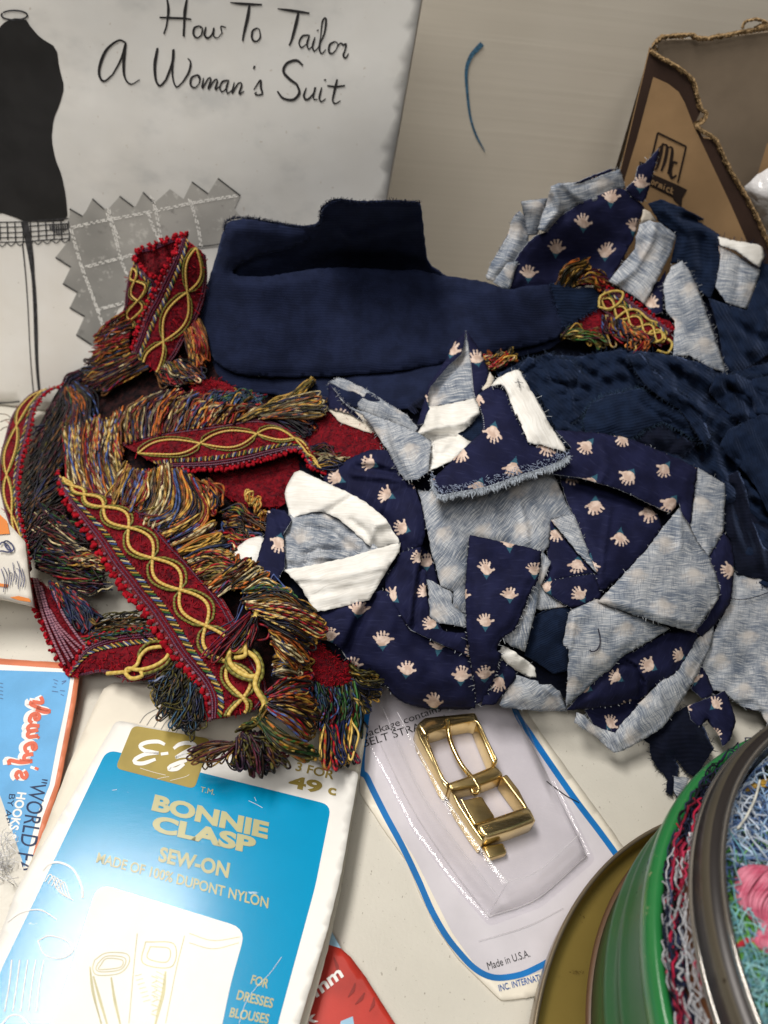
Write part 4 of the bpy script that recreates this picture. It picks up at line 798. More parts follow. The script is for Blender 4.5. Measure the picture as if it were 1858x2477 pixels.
S_('large navy scrap with rows of upside-up hands in the back heap', w('t', (400,425,7),(490,330,8),(590,262,8),(700,215,7),(800,175,6),(850,182,6),(940,262,5),(960,292,5),(930,360,6),(905,450,7),(830,590,4),(760,700,3),(660,720,2),(560,742,2),(360,750,2),(180,752,2),(195,690,2),(220,600,3),(262,530,5),(300,482,6),(350,440,7)), FRONT, H('t', 612, 375), 4, wr=1.4, dome=2, s=62, ctl=w('t', (500,560,-3),(700,560,-4),(400,600,-2),(600,450,8),(750,380,8),(450,460,8)))
S_('sharp navy spike pointing up in front of the box badge', w('t', (850,180,6),(905,130,8),(918,60,9),(965,30,10),(1000,-5,11),(1047,-55,12),(1035,0,12),(1005,100,11),(975,215,9),(950,262,7),(890,228,6)), FRONT, H('t', 935, 150), 10, wr=.8, dome=1.5, s=62)
S_('pale turned-over strip leaning right of the hand-print sheet in the back heap', w('t', (930,382,9),(985,360,11),(1015,372,12),(1050,372,12),(1142,446,9),(1100,560,9),(1060,640,9),(960,832,6),(905,795,7),(870,772,7),(755,702,8),(830,610,9),(905,520,10),(910,450,10)), BACK, H('t', 960, 545), 40, wr=1.5, dome=2, s=80, creases=[(w('t', (1015,372),(1000,470),(900,640),(800,720)), 3, 7), (w('t', (1075,460),(1100,540)), -2, 6)])
scrap('fabric_scrap', 'small beige lining corner under the spike in the back heap', w('t', (955,295),(990,310),(1030,362),(985,360),(938,372)), CREAM, CREAM, e=6, wr=.5, dome=1, group=FG)
navy('dark navy loop of cloth folded beside the torn box corner', w('t', (985,262,8),(1050,240,10),(1120,265,10),(1180,290,9),(1290,355,7),(1392,410,5),(1375,460,6),(1392,560,4),(1372,700,3),(1330,800,2),(1250,740,2),(1170,600,4),(1105,600,4),(1142,445,7),(1035,362,7)), mat=KNIT, wr=2, dome=2, s=45, wdir=40, creases=[(w('t', (1180,340),(1290,370),(1380,420)), -9, 9), (w('t', (1060,300),(1200,420)), 4, 8), (w('t', (1280,470),(1290,620),(1280,740)), -7, 16)])
S_('narrow navy print strip hanging between two pale strips in the back heap', w('t', (1080,640),(1072,760),(1062,880),(1010,890),(958,832),(1010,750)), FRONT, H('t', 990, 830), 30, e=3, wr=1, dome=1, s=60)
S_('long pale pointed strip hanging down at the right of the back heap', w('t', (1112,622,6),(1172,588,8),(1215,650,8),(1250,720,8),(1300,850,7),(1362,1030,6),(1426,1222,4),(1330,1192,5),(1210,1122,6),(1120,1132,6),(1132,930,6),(1080,870,6),(1064,722,6)), BACK, H('t', 1215, 740), 165, wr=1.4, dome=1.5, s=66, fray=.12)
S_('cool grey-blue reverse scrap below the box at the far right', w('t', (1380,500,5),(1460,540,5),(1520,575,5),(1615,640,5),(1580,760,4),(1540,862,3),(1420,822,4),(1362,735,4),(1392,560,5)), BACK, H('t', 1560, 735), 190, wr=1.2, dome=1.5, s=80, creases=[(w('t', (1500,600),(1485,760)), -1.5, 5)])
scrap('fabric_scrap', 'white strip with loose dark threads under the torn box front', w('t', (1375,452),(1480,475),(1628,500),(1640,560),(1612,622),(1560,590),(1480,530),(1385,498)), WHITE, BACK, e=8, wr=1.2, dome=1.5, group=FG, fray=.3, fcol=(.03,.04,.09))
# ------------------------------------------------------------------ the heap of hand-print scraps in front
S_('wide pale reverse sheet disappearing under the right edge of the photo', [(1775,1385,3),(1810,1392,3),(1862,1403,3),(1960,1420,3),(1960,1760,3),(1858,1752,4),(1840,1722,5),(1792,1708,3),(1752,1673,3),(1726,1670,3),(1698,1611,4),(1730,1523,5),(1770,1450,4)], BACK, H('9', 1530, 230), 185, wr=1.5, dome=1.5, s=62, creases=[(w('9', (1440,700),(1560,690),(1620,760)), -3, 9)])
k_ = Tubes(); k_.add(T(catmull(np.array([(1770,1448,8),(1800,1450,8),(1840,1440,8),(1870,1428,8)]), 4)), .00025, (.01,.012,.03), sides=4)
tag(k_.build('thread_strand', MATTE), 'dark loose thread lying on the wide pale sheet at the right', 'thread')
navy('dark navy tatter hanging over the table edge of the heap beside the green tin', w('9', (830,920,3),(960,840,4),(1060,740,4),(1130,700,4),(1230,830,5),(1300,985,4),(1240,1080,3),(1180,1175,3),(1120,1140,3),(1080,1090,2),(1040,1040,2),(1070,1100,2),(1060,1180,2),(1030,1290,2),(985,1270,2),(995,1180,2),(940,1120,2),(890,1050,2),(880,960,3)), mat=DKNAVY, wr=2.2, dome=2.5, s=50, fray=.2, fcol=(.01,.016,.04))
S_('tiny pale corner showing between the dark tatter and the green tin', w('9', (1040,1165),(1140,1180),(1120,1240),(1060,1300),(1035,1260)), BACK, None, 20, e=4, wr=.8, dome=.5)
S_('small navy square with two hands beside the green tin', w('9', (1125,705,8),(1260,650,10),(1375,605,10),(1420,700,10),(1448,805,9),(1410,930,9),(1360,970,8),(1330,890,8),(1255,800,9),(1200,840,8),(1150,790,8)), FRONT, H('9', 1310, 690), 45, wr=1.2, dome=1.5, s=52, creases=[(w('9', (1260,800),(1240,960)), -3, 6)])
S_('short navy strip tucked behind the small navy square', w('9', (1222,440),(1262,510),(1300,600),(1285,640),(1225,655),(1150,590)), FRONT, (0, 0), 0, e=5, wr=.8, dome=1)
S_('pale curled strip forming a loop at the lower right of the heap', w('9', (1302,165,8),(1292,290,9),(1200,480,10),(1110,640,10),(1040,745,10),(960,850,9),(830,930,8),(690,1005,7),(640,1012,7),(520,905,5),(380,815,4),(395,742,4),(450,765,5),(510,830,6),(600,868,6),(650,882,7),(682,830,8),(800,700,8),(890,600,9),(1060,450,9),(1195,255,8)), BACK, H('9', 1150, 480), 60, wr=1.2, dome=2.0, s=66, creases=[(w('9', (690,1000),(640,880)), 3, 7), (w('9', (930,600),(990,800)), 2, 7)])
S_('dark inner face of the curled loop at the lower right of the heap', w('9', (450,730),(560,700),(700,690),(825,625),(900,600),(820,700),(690,840),(655,890),(600,870),(505,825)), FRONT, H('9', 620, 820), 30, e=0, wr=.8, dome=-2)
S_('navy scrap folded like a tie above the curled pale loop', w('9', (1000,222,5),(1100,205,5),(1195,210,5),(1200,258,6),(1150,360,8),(1095,450,9),(1000,525,9),(890,592,8),(850,640,6),(800,660,5),(640,705,5),(460,722,4),(325,735,4),(450,600,7),(560,498,8),(690,382,9),(760,350,9),(880,280,8)), FRONT, H('9', 870, 440), -65, wr=1.2, dome=3, s=56, creases=[(w('9', (690,400),(790,450),(830,540),(820,640)), -6, 6), (w('9', (790,430),(850,520),(850,620)), 3, 7)])
S_('pale reverse flap lying on the buckle card at the bottom of the heap', w('7', (1490,1270,8),(1560,1290,8),(1659,1320,8))+w('9', (150,560,8),(225,560,8),(285,605,8),(325,690,6),(328,738,5),(150,738,4),(0,726,3))+w('7', (1560,1546,3),(1380,1532,4),(1350,1508,5),(1440,1350,7)), BACK, H('9', 220, 670), 150, wr=1.2, dome=2, s=66, creases=[(w('9', (180,570),(260,640),(320,720)), 2.5, 6)])
S_('small crushed white scrap poking out left of the big pale pocket', w('7', (1350,1100),(1380,1030),(1470,1075),(1560,1150),(1640,1220),(1650,1290),(1580,1285),(1480,1230),(1400,1160)), WHITE, None, 10, e=9, wr=2.5, wf=.02, dome=1.5)
S_('little navy flap half hidden below the hanging navy strip', w('7', (1370,1150),(1470,1170),(1495,1290),(1440,1355),(1320,1505),(1210,1515),(1240,1400),(1340,1230)), FRONT, H('7', 1350, 1330), 200, e=7, wr=1, dome=1.5, s=58)
S_('largest navy scrap with rows of hands across the bottom front of the heap', [(764,1478,6),(800,1468,7),(850,1452,8),(890,1440,9),(930,1425,9),(965,1450,8),(1000,1500,7),(1060,1550,6),(1135,1585,7),(1148,1650,6),(1155,1712,2),(1130,1716,2),(1075,1716,2),(1023,1714,3),(968,1698,3),(925,1652,4),(875,1620,5),(845,1600,5),(822,1567,5),(800,1553,5),(775,1540,5)], FRONT, H('7', 620, 1240), 5, wr=1.2, dome=3, s=66, rnd=1,
   creases=[(w('7', (330,650),(230,850),(130,1080)), -8, 11), (w('7', (560,880),(640,1050),(800,1200)), -2, 20)], ctl=w('7', (150,900,7),(620,1240,9),(900,1300,8),(400,1000,7),(750,1080,3),(1000,1180,2)))
S_('shadowed navy strip deep under the pale sheet beside the curled navy band', w('7', (725,230),(800,300),(840,430),(870,560),(780,640),(700,560)), FRONT, None, 0, e=-1, wr=1, dome=1)
S_('pale torn fragment between the curled navy band and the hanging strip', w('7', (772,500,6),(830,520,7),(900,570,7),(960,600,7),(985,625,6),(972,690,6),(1000,730,6),(1085,795,6),(1088,888,6),(960,865,7),(870,850,7),(780,800,7),(790,640,7)), BACK, H('7', 850, 780), 60, wr=1, dome=1, s=66)
S_('curved navy band sweeping down from under the white twist', w('7', (560,290,9),(650,255,10),(725,222,9),(722,420,8),(768,430,7),(765,520,7),(762,600,7),(795,720,7),(792,795,8),(870,862,8),(905,915,8),(1000,930,8),(1090,932,8),(1112,1128,9),(1030,1090,10),(930,1042,11),(760,965,11),(640,905,10),(595,850,10),(500,690,9),(440,600,8),(440,490,8),(520,385,8)), FRONT, H('7', 810, 860), -55, wr=1, dome=2, s=56, creases=[(w('7', (720,420),(690,650),(660,880)), -4, 6), (w('7', (690,420),(650,650),(630,860)), 3, 10)])
S_('navy scrap bunched up between the white twist and the pale wing flap', w('6', (-40,1140,4),(60,1080,5),(180,1010,6),(320,955,8),(450,955,7),(570,1165,8),(670,1245,8),(725,1390,9),(755,1540,8),(758,1640,8),(735,1720,9),(650,1760,9),(555,1790,9),(560,1700,8),(480,1590,8),(300,1400,7),(100,1290,5),(-20,1240,4),(-60,1200,4)), FRONT, H('6', 570, 1580), -70, wr=1.6, dome=3, s=60, creases=[(w('6', (180,1150),(350,1170),(560,1190)), 5, 8), (w('6', (200,1090),(400,1110),(560,1160)), -6, 8), (w('6', (650,1250),(500,1300),(420,1500)), -3, 9)])
S_('broad pale reverse sheet filling the middle of the heap', [(1010,1185,7),(1060,1190,6),(1100,1185,3),(1180,1155,2),(1270,1115,3),(1335,1138,6),(1370,1215,8),(1388,1246,8),(1333,1257,8),(1328,1322,9),(1312,1336,9),(1255,1330,8),(1180,1318,7),(1137,1305,7),(1128,1400,7),(1128,1488,6),(1095,1467,6),(1098,1432,7),(1065,1417,8),(1060,1390,8),(1041,1325,8),(1028,1256,8),(1018,1210,7)], BACK, H('7', 890, 130), 130, wr=1.4, dome=1.5, s=66, ctl=[(1150,1230,8),(1250,1230,9),(1100,1280,9),(1200,1290,9)], creases=[(w('8', (10,580),(60,760),(70,860)), 2.5, 6)])
S_('navy panel with hands in the right middle of the heap, left of the pale kite', w('8', (285,425,4),(430,450,5),(640,495,6),(760,560,7),(880,610,7),(960,705,8),(975,765,8),(900,880,9),(850,945,9),(700,1095,9),(520,1235,8),(480,1100,9),(535,1072,9),(440,880,10),(380,678,9),(340,600,7)), FRONT, H('8', 690, 830), 186, wr=1.4, dome=2, s=66, creases=[(w('8', (620,640),(590,850),(560,1080)), 2.5, 6), (w('8', (420,500),(650,560),(860,640)), -5, 16)])
S_('navy piece left of the pale triangle with a frayed lower edge', w('8', (228,712,9),(320,830,9),(440,960,9),(540,1070,9),(480,1075,9),(375,1088,9),(280,1112,8),(268,1175,8),(180,1155,8),(212,1000,8),(200,900,8)), FRONT, H('8', 270, 805), 190, wr=.8, dome=1, s=62, fray=.12)
S_('slim pale triangle pointing down between two navy panels', w('8', (230,712,12),(300,690,13),(382,674,13),(405,730,13),(430,790,13),(480,930,13),(540,1072,11),(470,995,12),(400,922,12)), BACK, (0, 0), 20, wr=.6, dome=1, s=70)
S_('pale scrap end under the small navy cross strip', w('8', (130,1150),(170,1120),(290,1250),(340,1290),(160,1315),(120,1300)), BACK, None, 70, e=7, wr=.8, dome=.8)
S_('small navy cross strip below the slim pale triangle', w('8', (160,1140,10),(280,1108,11),(380,1090,11),(515,1072,12),(545,1130,12),(565,1230,11),(400,1292,10),(360,1302,10),(290,1262,10),(190,1190,10)), FRONT, H('8', 420, 1215), -35, wr=1, dome=1.2, s=58)
navy('dark ribbed navy piece in the gap left of the pale pocket', w('9', (110,120),(200,50),(340,10),(380,80),(340,180),(310,300),(345,330),(340,470),(240,490),(140,420),(50,370),(80,240)), mat=KNIT, e=5, wr=1.6, dome=2, s=26, ang=-25)
S_('pale strip hanging beside the long navy strip, its reverse side turned out', [(1308,1328,11),(1333,1358,11),(1316,1401,12),(1304,1425,12),(1297,1474,12),(1282,1530,12),(1270,1577,11),(1235,1562,10),(1214,1545,10),(1246,1521,11),(1262,1476,12),(1284,1418,12)], BACK, None, 80, wr=.9, dome=1.2, s=70)
S_('long navy strip with four hands hanging down the middle of the heap', [(1136,1293,15),(1180,1303,16),(1222,1311,16),(1270,1322,16),(1311,1333,15),(1308,1372,15),(1297,1340+78,16),(1289,1419,16),(1267,1476,16),(1246,1522,16),(1212,1548,16),(1200,1573,15),(1214,1582,14),(1204,1618,12),(1190,1655,9),(1168,1696,5),(1152,1706,4),(1148,1650,8),(1136,1590,12),(1129,1530,14),(1127,1490,15),(1125,1430,16),(1131,1350,16)], FRONT, H('7', 1240, 425), 0, wr=1, dome=2.5, s=60, fray=.10)
S_('pale pocket-shaped scrap with a curved buttonhole line, front right of the heap', w('9', (342,88,13),(370,62,14),(440,35,14),(530,-5,13),(700,60,13),(1012,190,12),(960,225,13),(900,262,14),(790,325,14),(690,382,14),(620,462,13),(560,502,12),(450,600,10),(330,705,8),(322,735,7),(330,600,11),(345,332,14),(303,300,12),(325,190,13)), BACK, H('9', 720, 185), 180, wr=1.1, dome=1.8, s=64, creases=[(w('9', (380,80),(350,330)), 2, 5)])
k_ = Tubes(); k_.add(T(catmull(np.array(w('9', (538,192,17),(550,250,17),(548,300,17),(530,332,17),(500,345,17),(482,335,17))), 3)), .0003, (.03,.03,.05), sides=4)
bh = k_.build('buttonhole_line', MATTE, bpy.data.objects[[o.name for o in bpy.data.objects if o.get('label', '').startswith('pale pocket-shaped')][0]])
S_('navy side strip curling down round the right of the pale kite', w('8', (1380,785,10),(1412,830,11),(1442,870,11),(1458,1010,11),(1448,1150,11),(1430,1270,11),(1340,1400,10),(1240,1492,9),(1190,1462,9),(1270,1375,12),(1345,1240,13),(1365,1170,13),(1330,1080,13),(1275,950,12),(1330,888,11)), FRONT, H('8', 1420, 1050), -95, wr=1, dome=2, s=60)
S_('pale upright strip at the right end of the navy arch', w('8', (1208,362,15),(1300,415,15),(1392,468,13),(1396,560,13),(1382,780,13),(1330,890,14),(1280,955,15),(1200,850,15),(1155,742,15),(1190,560,16),(1198,440,16)), BACK, H('8', 1240, 590), 185, wr=1.2, dome=1.5, s=70)
S_('navy arch of cloth with hands curving over the top right of the heap', w('8', (330,300,15),(362,225,16),(300,160,14),(260,112,12),(420,118,13),(600,138,14),(690,155,15),(780,178,15),(870,212,15),(955,250,15),(1100,310,16),(1212,368,17),(1200,440,18),(1188,550,18),(1165,745,17),(1095,682,17),(1090,600,17),(1030,662,16),(960,640,16),(880,602,16),(760,540,16),(640,492,16),(430,432,16),(230,402,16)), FRONT, H('8', 745, 415), 215, wr=1.2, dome=3, s=62, creases=[(w('8', (560,160),(610,340),(560,460)), 1.5, 8)])
S_('big pale kite-shaped scrap lying on top at the right of the heap', w('8', (1085,632,20),(1112,680,20),(1165,760,20),(1205,850,20),(1290,962,20),(1335,1080,20),(1362,1185,19),(1350,1240,19),(1280,1340,20),(1192,1462,20),(1100,1440,20),(1020,1420,20),(780,1345,18),(540,1260,15),(610,1190,17),(700,1092,19),(850,932,20),(980,762,20)), BACK, H('8', 985, 1275), 182, wr=1.0, dome=2.0, s=72, creases=[(w('8', (1092,650),(1090,760),(1092,900)), 2.0, 5), (w('8', (600,1250),(900,1330),(1150,1400)), 2, 9)])
# white and pale twist at the left
S_('rounded white scrap end at the left tip of the white twist', [(560,1352,5),(568,1330,6),(582,1317,7),(605,1300,8),(637,1296,9),(645,1330,8),(626,1370,7),(614,1405,5),(594,1412,4),(574,1385,4)], WHITE, None, 10, wr=.8, dome=3, s=60, rnd=1)
tw = thing('fabric_scrap', 'large twisted strip, white outside and blue-grey inside, at the left of the heap', 'fabric scrap', tuple(T([(800,1400,4)])[0]), FG)
scrap('printed_reverse', None, [(690,1258,6),(705,1240,8),(760,1220,5),(830,1232,4),(900,1262,5),(935,1290,7),(965,1310,8),(930,1335,6),(880,1352,6),(800,1368,8),(720,1385,9),(688,1382,9),(686,1320,8)], BACK, WHITE, parent=tw, fray=0., uvo=(725,1300), ang=10, s=62, wr=2, dome=1, wf=.02, creases=[([(740,1340),(770,1326),(830,1330)], -6, 7), ([(735,1350),(780,1345),(830,1352)], 4, 7), ([(740,1275),(800,1285),(860,1340)], -3, 9), ([(700,1350),(780,1390)], 2, 6)])
scrap('white_selvage', None, [(716,1134,10),(762,1154,12),(822,1182,13),(882,1212,13),(905,1232,13),(930,1250,14),(948,1280,14),(969,1313,12),(950,1322,9),(905,1330,8),(870,1300,8),(830,1262,9),(790,1240,10),(760,1236,10),(720,1248,9),(700,1262,8),(698,1238,9),(688,1200,9),(695,1172,9)], WHITE, BACK, parent=tw, fray=0., wr=1.6, dome=1.2, s=60, rnd=1, creases=[([(770,1250),(830,1215),(880,1190)], -3.5, 8), ([(890,1320),(905,1270),(940,1262)], 3.5, 10), ([(850,1260),(890,1290),(905,1330)], -3, 8)])
scrap('white_selvage', None, [(685,1377,11),(720,1374,13),(760,1366,13),(840,1349,13),(900,1331,13),(968,1312,12),(966,1335,11),(950,1358,11),(922,1405,10),(893,1452,9),(850,1462,9),(800,1474,9),(762,1480,9),(748,1455,9),(730,1425,9),(705,1395,10)], WHITE, BACK, parent=tw, fray=0., wr=.8, dome=1.0, s=60, ang=-14, wdir=-14, creases=[([(700,1400),(800,1400),(930,1370)], 1.6, 7), ([(760,1440),(850,1420)], -1.2, 7)])
S_('narrow navy strip standing at the left edge of the white twist', w('3', (820,1120,9),(865,1095,9),(960,1108,9),(1015,1188,10),(955,1280,11),(948,1300,11),(955,1420,12),(962,1560,12))+[(672,1402,11),(650,1420,10),(622,1432,8),(606,1424,8),(611,1400,9),(623,1346,10),(641,1295,10)], FRONT, H('3', 905, 1360), 200, wr=.8, dome=1.5, s=62, creases=[(w('3', (880,1110),(940,1280)), -3, 7)])
# the wing, the peak, the collar
S_('white and grey lining seen inside the pale wing-shaped flap', [(795,922,2),(822,913,4),(846,922,5),(882,940,5),(912,958,5),(936,974,5),(985,1004,5),(1010,1035,3),(1003,1050,2),(969,1030,0),(930,1016,-1),(899,1006,-2),(860,985,-2),(833,970,-1),(806,940,1)], BACK, (860, 950), 20, wr=1.2, dome=1.5, s=60)
scrap('fabric_scrap', 'cream lining under the fold of the pale wing-shaped flap', [(795,992,6),(820,985,4),(846,994,3),(900,1004,1),(969,1030,1),(960,1060,2),(900,1047,4),(880,1042,4),(850,1030,5),(822,1020,5)], CREAM, CREAM, e=3, wr=.8, dome=1, group=FG)
S_('black-looking navy corner at the left of the pale wing flap', [(794,924,7),(812,945,8),(836,970,8),(880,1020,7),(846,1000,6),(795,988,6)], FRONT, H('3', 1400, 370), 50, wr=.8, dome=1, s=60)
S_('pale wing-shaped flap turned back at the top left of the heap', w('6', (-10,425,11),(30,470,12),(90,560,13),(150,605,14),(220,640,15),(300,660,16),(380,690,16),(560,760,16),(700,820,15),(812,890,13),(800,990,13),(782,1130,13),(700,1192,13),(600,1200,12),(540,1120,11),(460,960,10),(350,800,10),(250,680,10),(130,600,10)), BACK, H('6', 640, 950), 160, wr=1.2, dome=2, s=66, creases=[(w('6', (420,720),(470,960),(600,1180)), -2.5, 9)], fray=.12)
pk = thing('fabric_scrap', 'peaked navy scrap standing up with a pale lined hollow, at the top of the heap', 'fabric scrap', tuple(T([(1130,1000,4)])[0]), FG)
scrap('outer_face', None, w('6', (1085,-5,14),(1110,20,14),(1205,165,11),(1250,270,10),(1278,360,10),(1245,440,11),(1165,552,12),(1145,480,13),(1130,300,14),(1105,120,15)), FRONT, BACK, parent=pk, fray=0., uvo=H('6', 1180, 230), ang=-10, s=62, wr=.8, dome=2)
scrap('lining', None, w('6', (1085,-5,13),(1100,100,12),(1128,300,11),(1150,540,11),(1000,575,7),(780,615,8),(768,510,9),(800,425,10),(850,370,10),(940,240,11),(1000,90,12)), BACK, FRONT, parent=pk, fray=0., uvo=(1300, 1010), ang=-10, s=80, wr=1, dome=-2, creases=[(w('6', (1060,200),(900,420),(800,600)), -5, 14)])
scrap('outer_face', None, w('6', (1085,-5,15),(1065,120,15),(1050,185,14),(960,265,13),(870,370,12),(800,450,11),(775,540,11),(790,620,10),(745,745,9),(690,760,8),(740,600,10),(765,500,11),(800,415,12),(930,225,13),(1000,85,14)), FRONT, BACK, parent=pk, fray=0., uvo=H('6', 970, 150), ang=20, s=62, wr=.6, dome=1)
scrap('fabric_scrap', 'crumpled white cotton nestled in the hollow of the peaked navy scrap', w('6', (782,608,9),(880,600,11),(1000,575,12),(1150,540,13),(1192,598,13),(1200,660,12),(1130,750,9),(1020,830,8),(1125,890,9),(1080,945,10),(970,1045,11),(780,1125,11),(800,950,9),(806,880,8),(690,822,8),(740,760,8)), WHITE, WHITE, wr=3.0, wf=.017, dome=2, group=FG, creases=[(w('6', (690,820),(860,770),(1060,740),(1180,650)), 5, 9), (w('6', (800,860),(900,850),(1010,850)), -6, 9)])
navy('little blue-navy tuft showing inside the peaked scrap', w('6', (1010,810,6),(1100,740,7),(1190,670,9),(1225,700,10),(1228,810,10),(1145,895,8),(1060,850,6)), mat=KNIT, e=7, wr=1.5, dome=1.5, s=24)
S_('navy collar-like scrap with a frayed pale lower edge at the top centre of the heap', w('6', (1160,555,18),(1200,490,19),(1290,438,20),(1370,430,21),(1420,500,22),(1505,690,22),(1590,890,23),(1659,905,23))+[(1351,1088,24),(1373,1098,24),(1377,1108,24),(1350,1124,24),(1300,1142,23),(1250,1158,23),(1180,1182,22),(1100,1197,21),(1060,1201,20),(1041,1165,18)]+w('6', (970,1045,19),(1120,895,19),(1210,822,19),(1230,700,19),(1200,620,18)), FRONT, H('6', 1310, 820), 195, wr=.9, dome=2.2, s=66, fray=.0)
cl_ = bpy.data.objects[[o.name for o in bpy.data.objects if o.get('label', '').startswith('navy collar-like')][0]]
t = Tubes(); ed = catmull(np.array([(1042,1162,21),(1060,1199,22),(1100,1195,23),(1180,1180,24),(1250,1156,25),(1300,1140,25),(1350,1122,26),(1376,1106,26)]), 1.0)
for p in ed:
    for _ in range(4):
        dd = np.array([rng.normal(2, 4), rng.normal(5, 5)]); t.add(T([p+np.array([rng.normal(0, 2), -4, .3]), p+np.array([dd[0]*.5, dd[1]*.4, .8]), p+np.array([dd[0], dd[1], rng.normal(-.3, .8)])]), .00014, np.array([.42, .47, .54])*rng.uniform(.35, 1.25), sides=3)
    if rng.random() < .8:
        d0 = rng.uniform(8, 26); t.add(T([p+np.array([rng.normal(0, 3), -d0, 1.4]), p+np.array([rng.normal(3, 2), -d0+rng.normal(2, 3), 1.5])]), .00013, (.25,.30,.42), sides=3)
_child(t, cl_)
t = Tubes()
for p in catmull(np.array(w('6', (1100,100,17),(1128,300,16),(1145,480,15),(1165,556,16),(1200,620,17),(1228,720,18),(1222,820,18),(1150,890,18))), 4.5): t.ball(T([p])[0], .00026, (.5,.52,.58))
t.build('stitched_edge', MATTE, pk); t = Tubes()
for p in catmull(np.array(w('6', (-10,420,13),(30,385,12),(90,385,11),(150,410,10),(260,470,9),(330,520,9),(450,580,9),(600,670,8),(690,770,8))), 5): t.ball(T([p+rng.normal(0, .8, 3)])[0], .00026, (.36,.38,.42))
t.build('stitched_edge', MATTE, bpy.data.objects[[o.name for o in bpy.data.objects if o.get('label', '').startswith('pale wing-shaped')][0]])
ws = scrap('fabric_scrap', 'long white strip with a pencilled cross folded over the navy collar', w('6', (1288,440,21),(1310,415,23),(1345,378,26),(1420,340,29),(1500,308,30),(1525,330,30),(1590,450,29),(1659,560,29))+w('8', (215,60,29),(270,150,29),(322,222,28),(330,262,27),(280,244,27),(170,206,26),(120,205,26),(76,190,26),(40,90,27),(0,0,27))+w('6', (1490,690,26),(1420,505,25),(1400,465,25),(1365,432,23)), WHITE, WHITE, dome=1.5, wr=.6, group=FG, ang=62, s=60, fray=.1, creases=[(w('6', (1300,430),(1390,420),(1440,500)), 3, 8)])
k = Ink(); tpl = lambda e: (lambda x, y: T(np.c_[np.asarray(x), np.asarray(y), np.full(len(np.asarray(x)), e)]))
k.stroke(w('6', (1478,415),(1510,412),(1545,420)), 1.6, tpl(32.2)); k.stroke(w('6', (1500,385),(1512,415),(1518,460)), 1.6, tpl(32.2)); k.stroke(w('6', (1495,400),(1525,440)), 1.2, tpl(32.2)); k.build('pencilled_cross', plain('pencil_grey', (.10,.10,.11), .6, .3, 0, .2, 300, 0), ws)
scrap('fabric_scrap', 'tiny cream folded corner beside the peak of the navy scrap', w('6', (1275,328),(1312,380),(1290,440),(1240,495),(1215,462),(1250,410)), CREAM, WHITE, e=13, wr=.5, dome=1, group=FG)
# ------------------------------------------------------------------ fringe trim
RED = (.30,.006,.014); DRED = (.13,.004,.009); MAR = (.062,.006,.018); VIO = (.035,.010,.03); GOLDY = (.43,.245,.04); YEL = (.54,.37,.10); OLI = (.085,.072,.012); GRN = (.03,.11,.022)
NAV = (.010,.014,.055); BLU = (.05,.09,.26); ORA = (.44,.11,.016); CRM = (.60,.50,.28); BLK = (.007,.006,.007); BRN_ = (.13,.055,.016); TEA = (.02,.06,.11)
MULTI = [GOLDY, GOLDY, ORA, ORA, RED, MAR, NAV, BLU, BRN_, CRM, YEL, BRN_, BRN_, MAR, RED, BLK]; DARKS = [BLK, BLK, NAV, MAR, BLK, BRN_, NAV, BLK, MAR, OLI]; WARM = [GOLDY, ORA, ORA, BRN_, YEL, RED, MAR, OLI, BLU, CRM]; GOLDS = [GOLDY, YEL, GOLDY, OLI, BRN_, CRM, BLK]; REDS = [RED, MAR, ORA, DRED, NAV, GOLDY]
def pick(pal): return np.array(pal[rng.integers(len(pal))])
def felt_mat():
    mt, nt, b, tc = newmat('red_chenille', .92, .1); n = ntex(nt, tc.outputs['Object'], 420, 3, .7); n2 = ntex(nt, tc.outputs['Object'], 90, 3)
    nt.links.new(mixc(nt, (n*.7+n2*.3).step(.35, .65), (.030, .002, .006), (.185, .005, .012)), b.inputs['Base Color']); bump(nt, b, n, .9, .0015)
    b.inputs['Sheen Weight'].default_value = .3; b.inputs['Sheen Tint'].default_value = (1, .2, .2, 1); return mt
FELT = felt_mat()
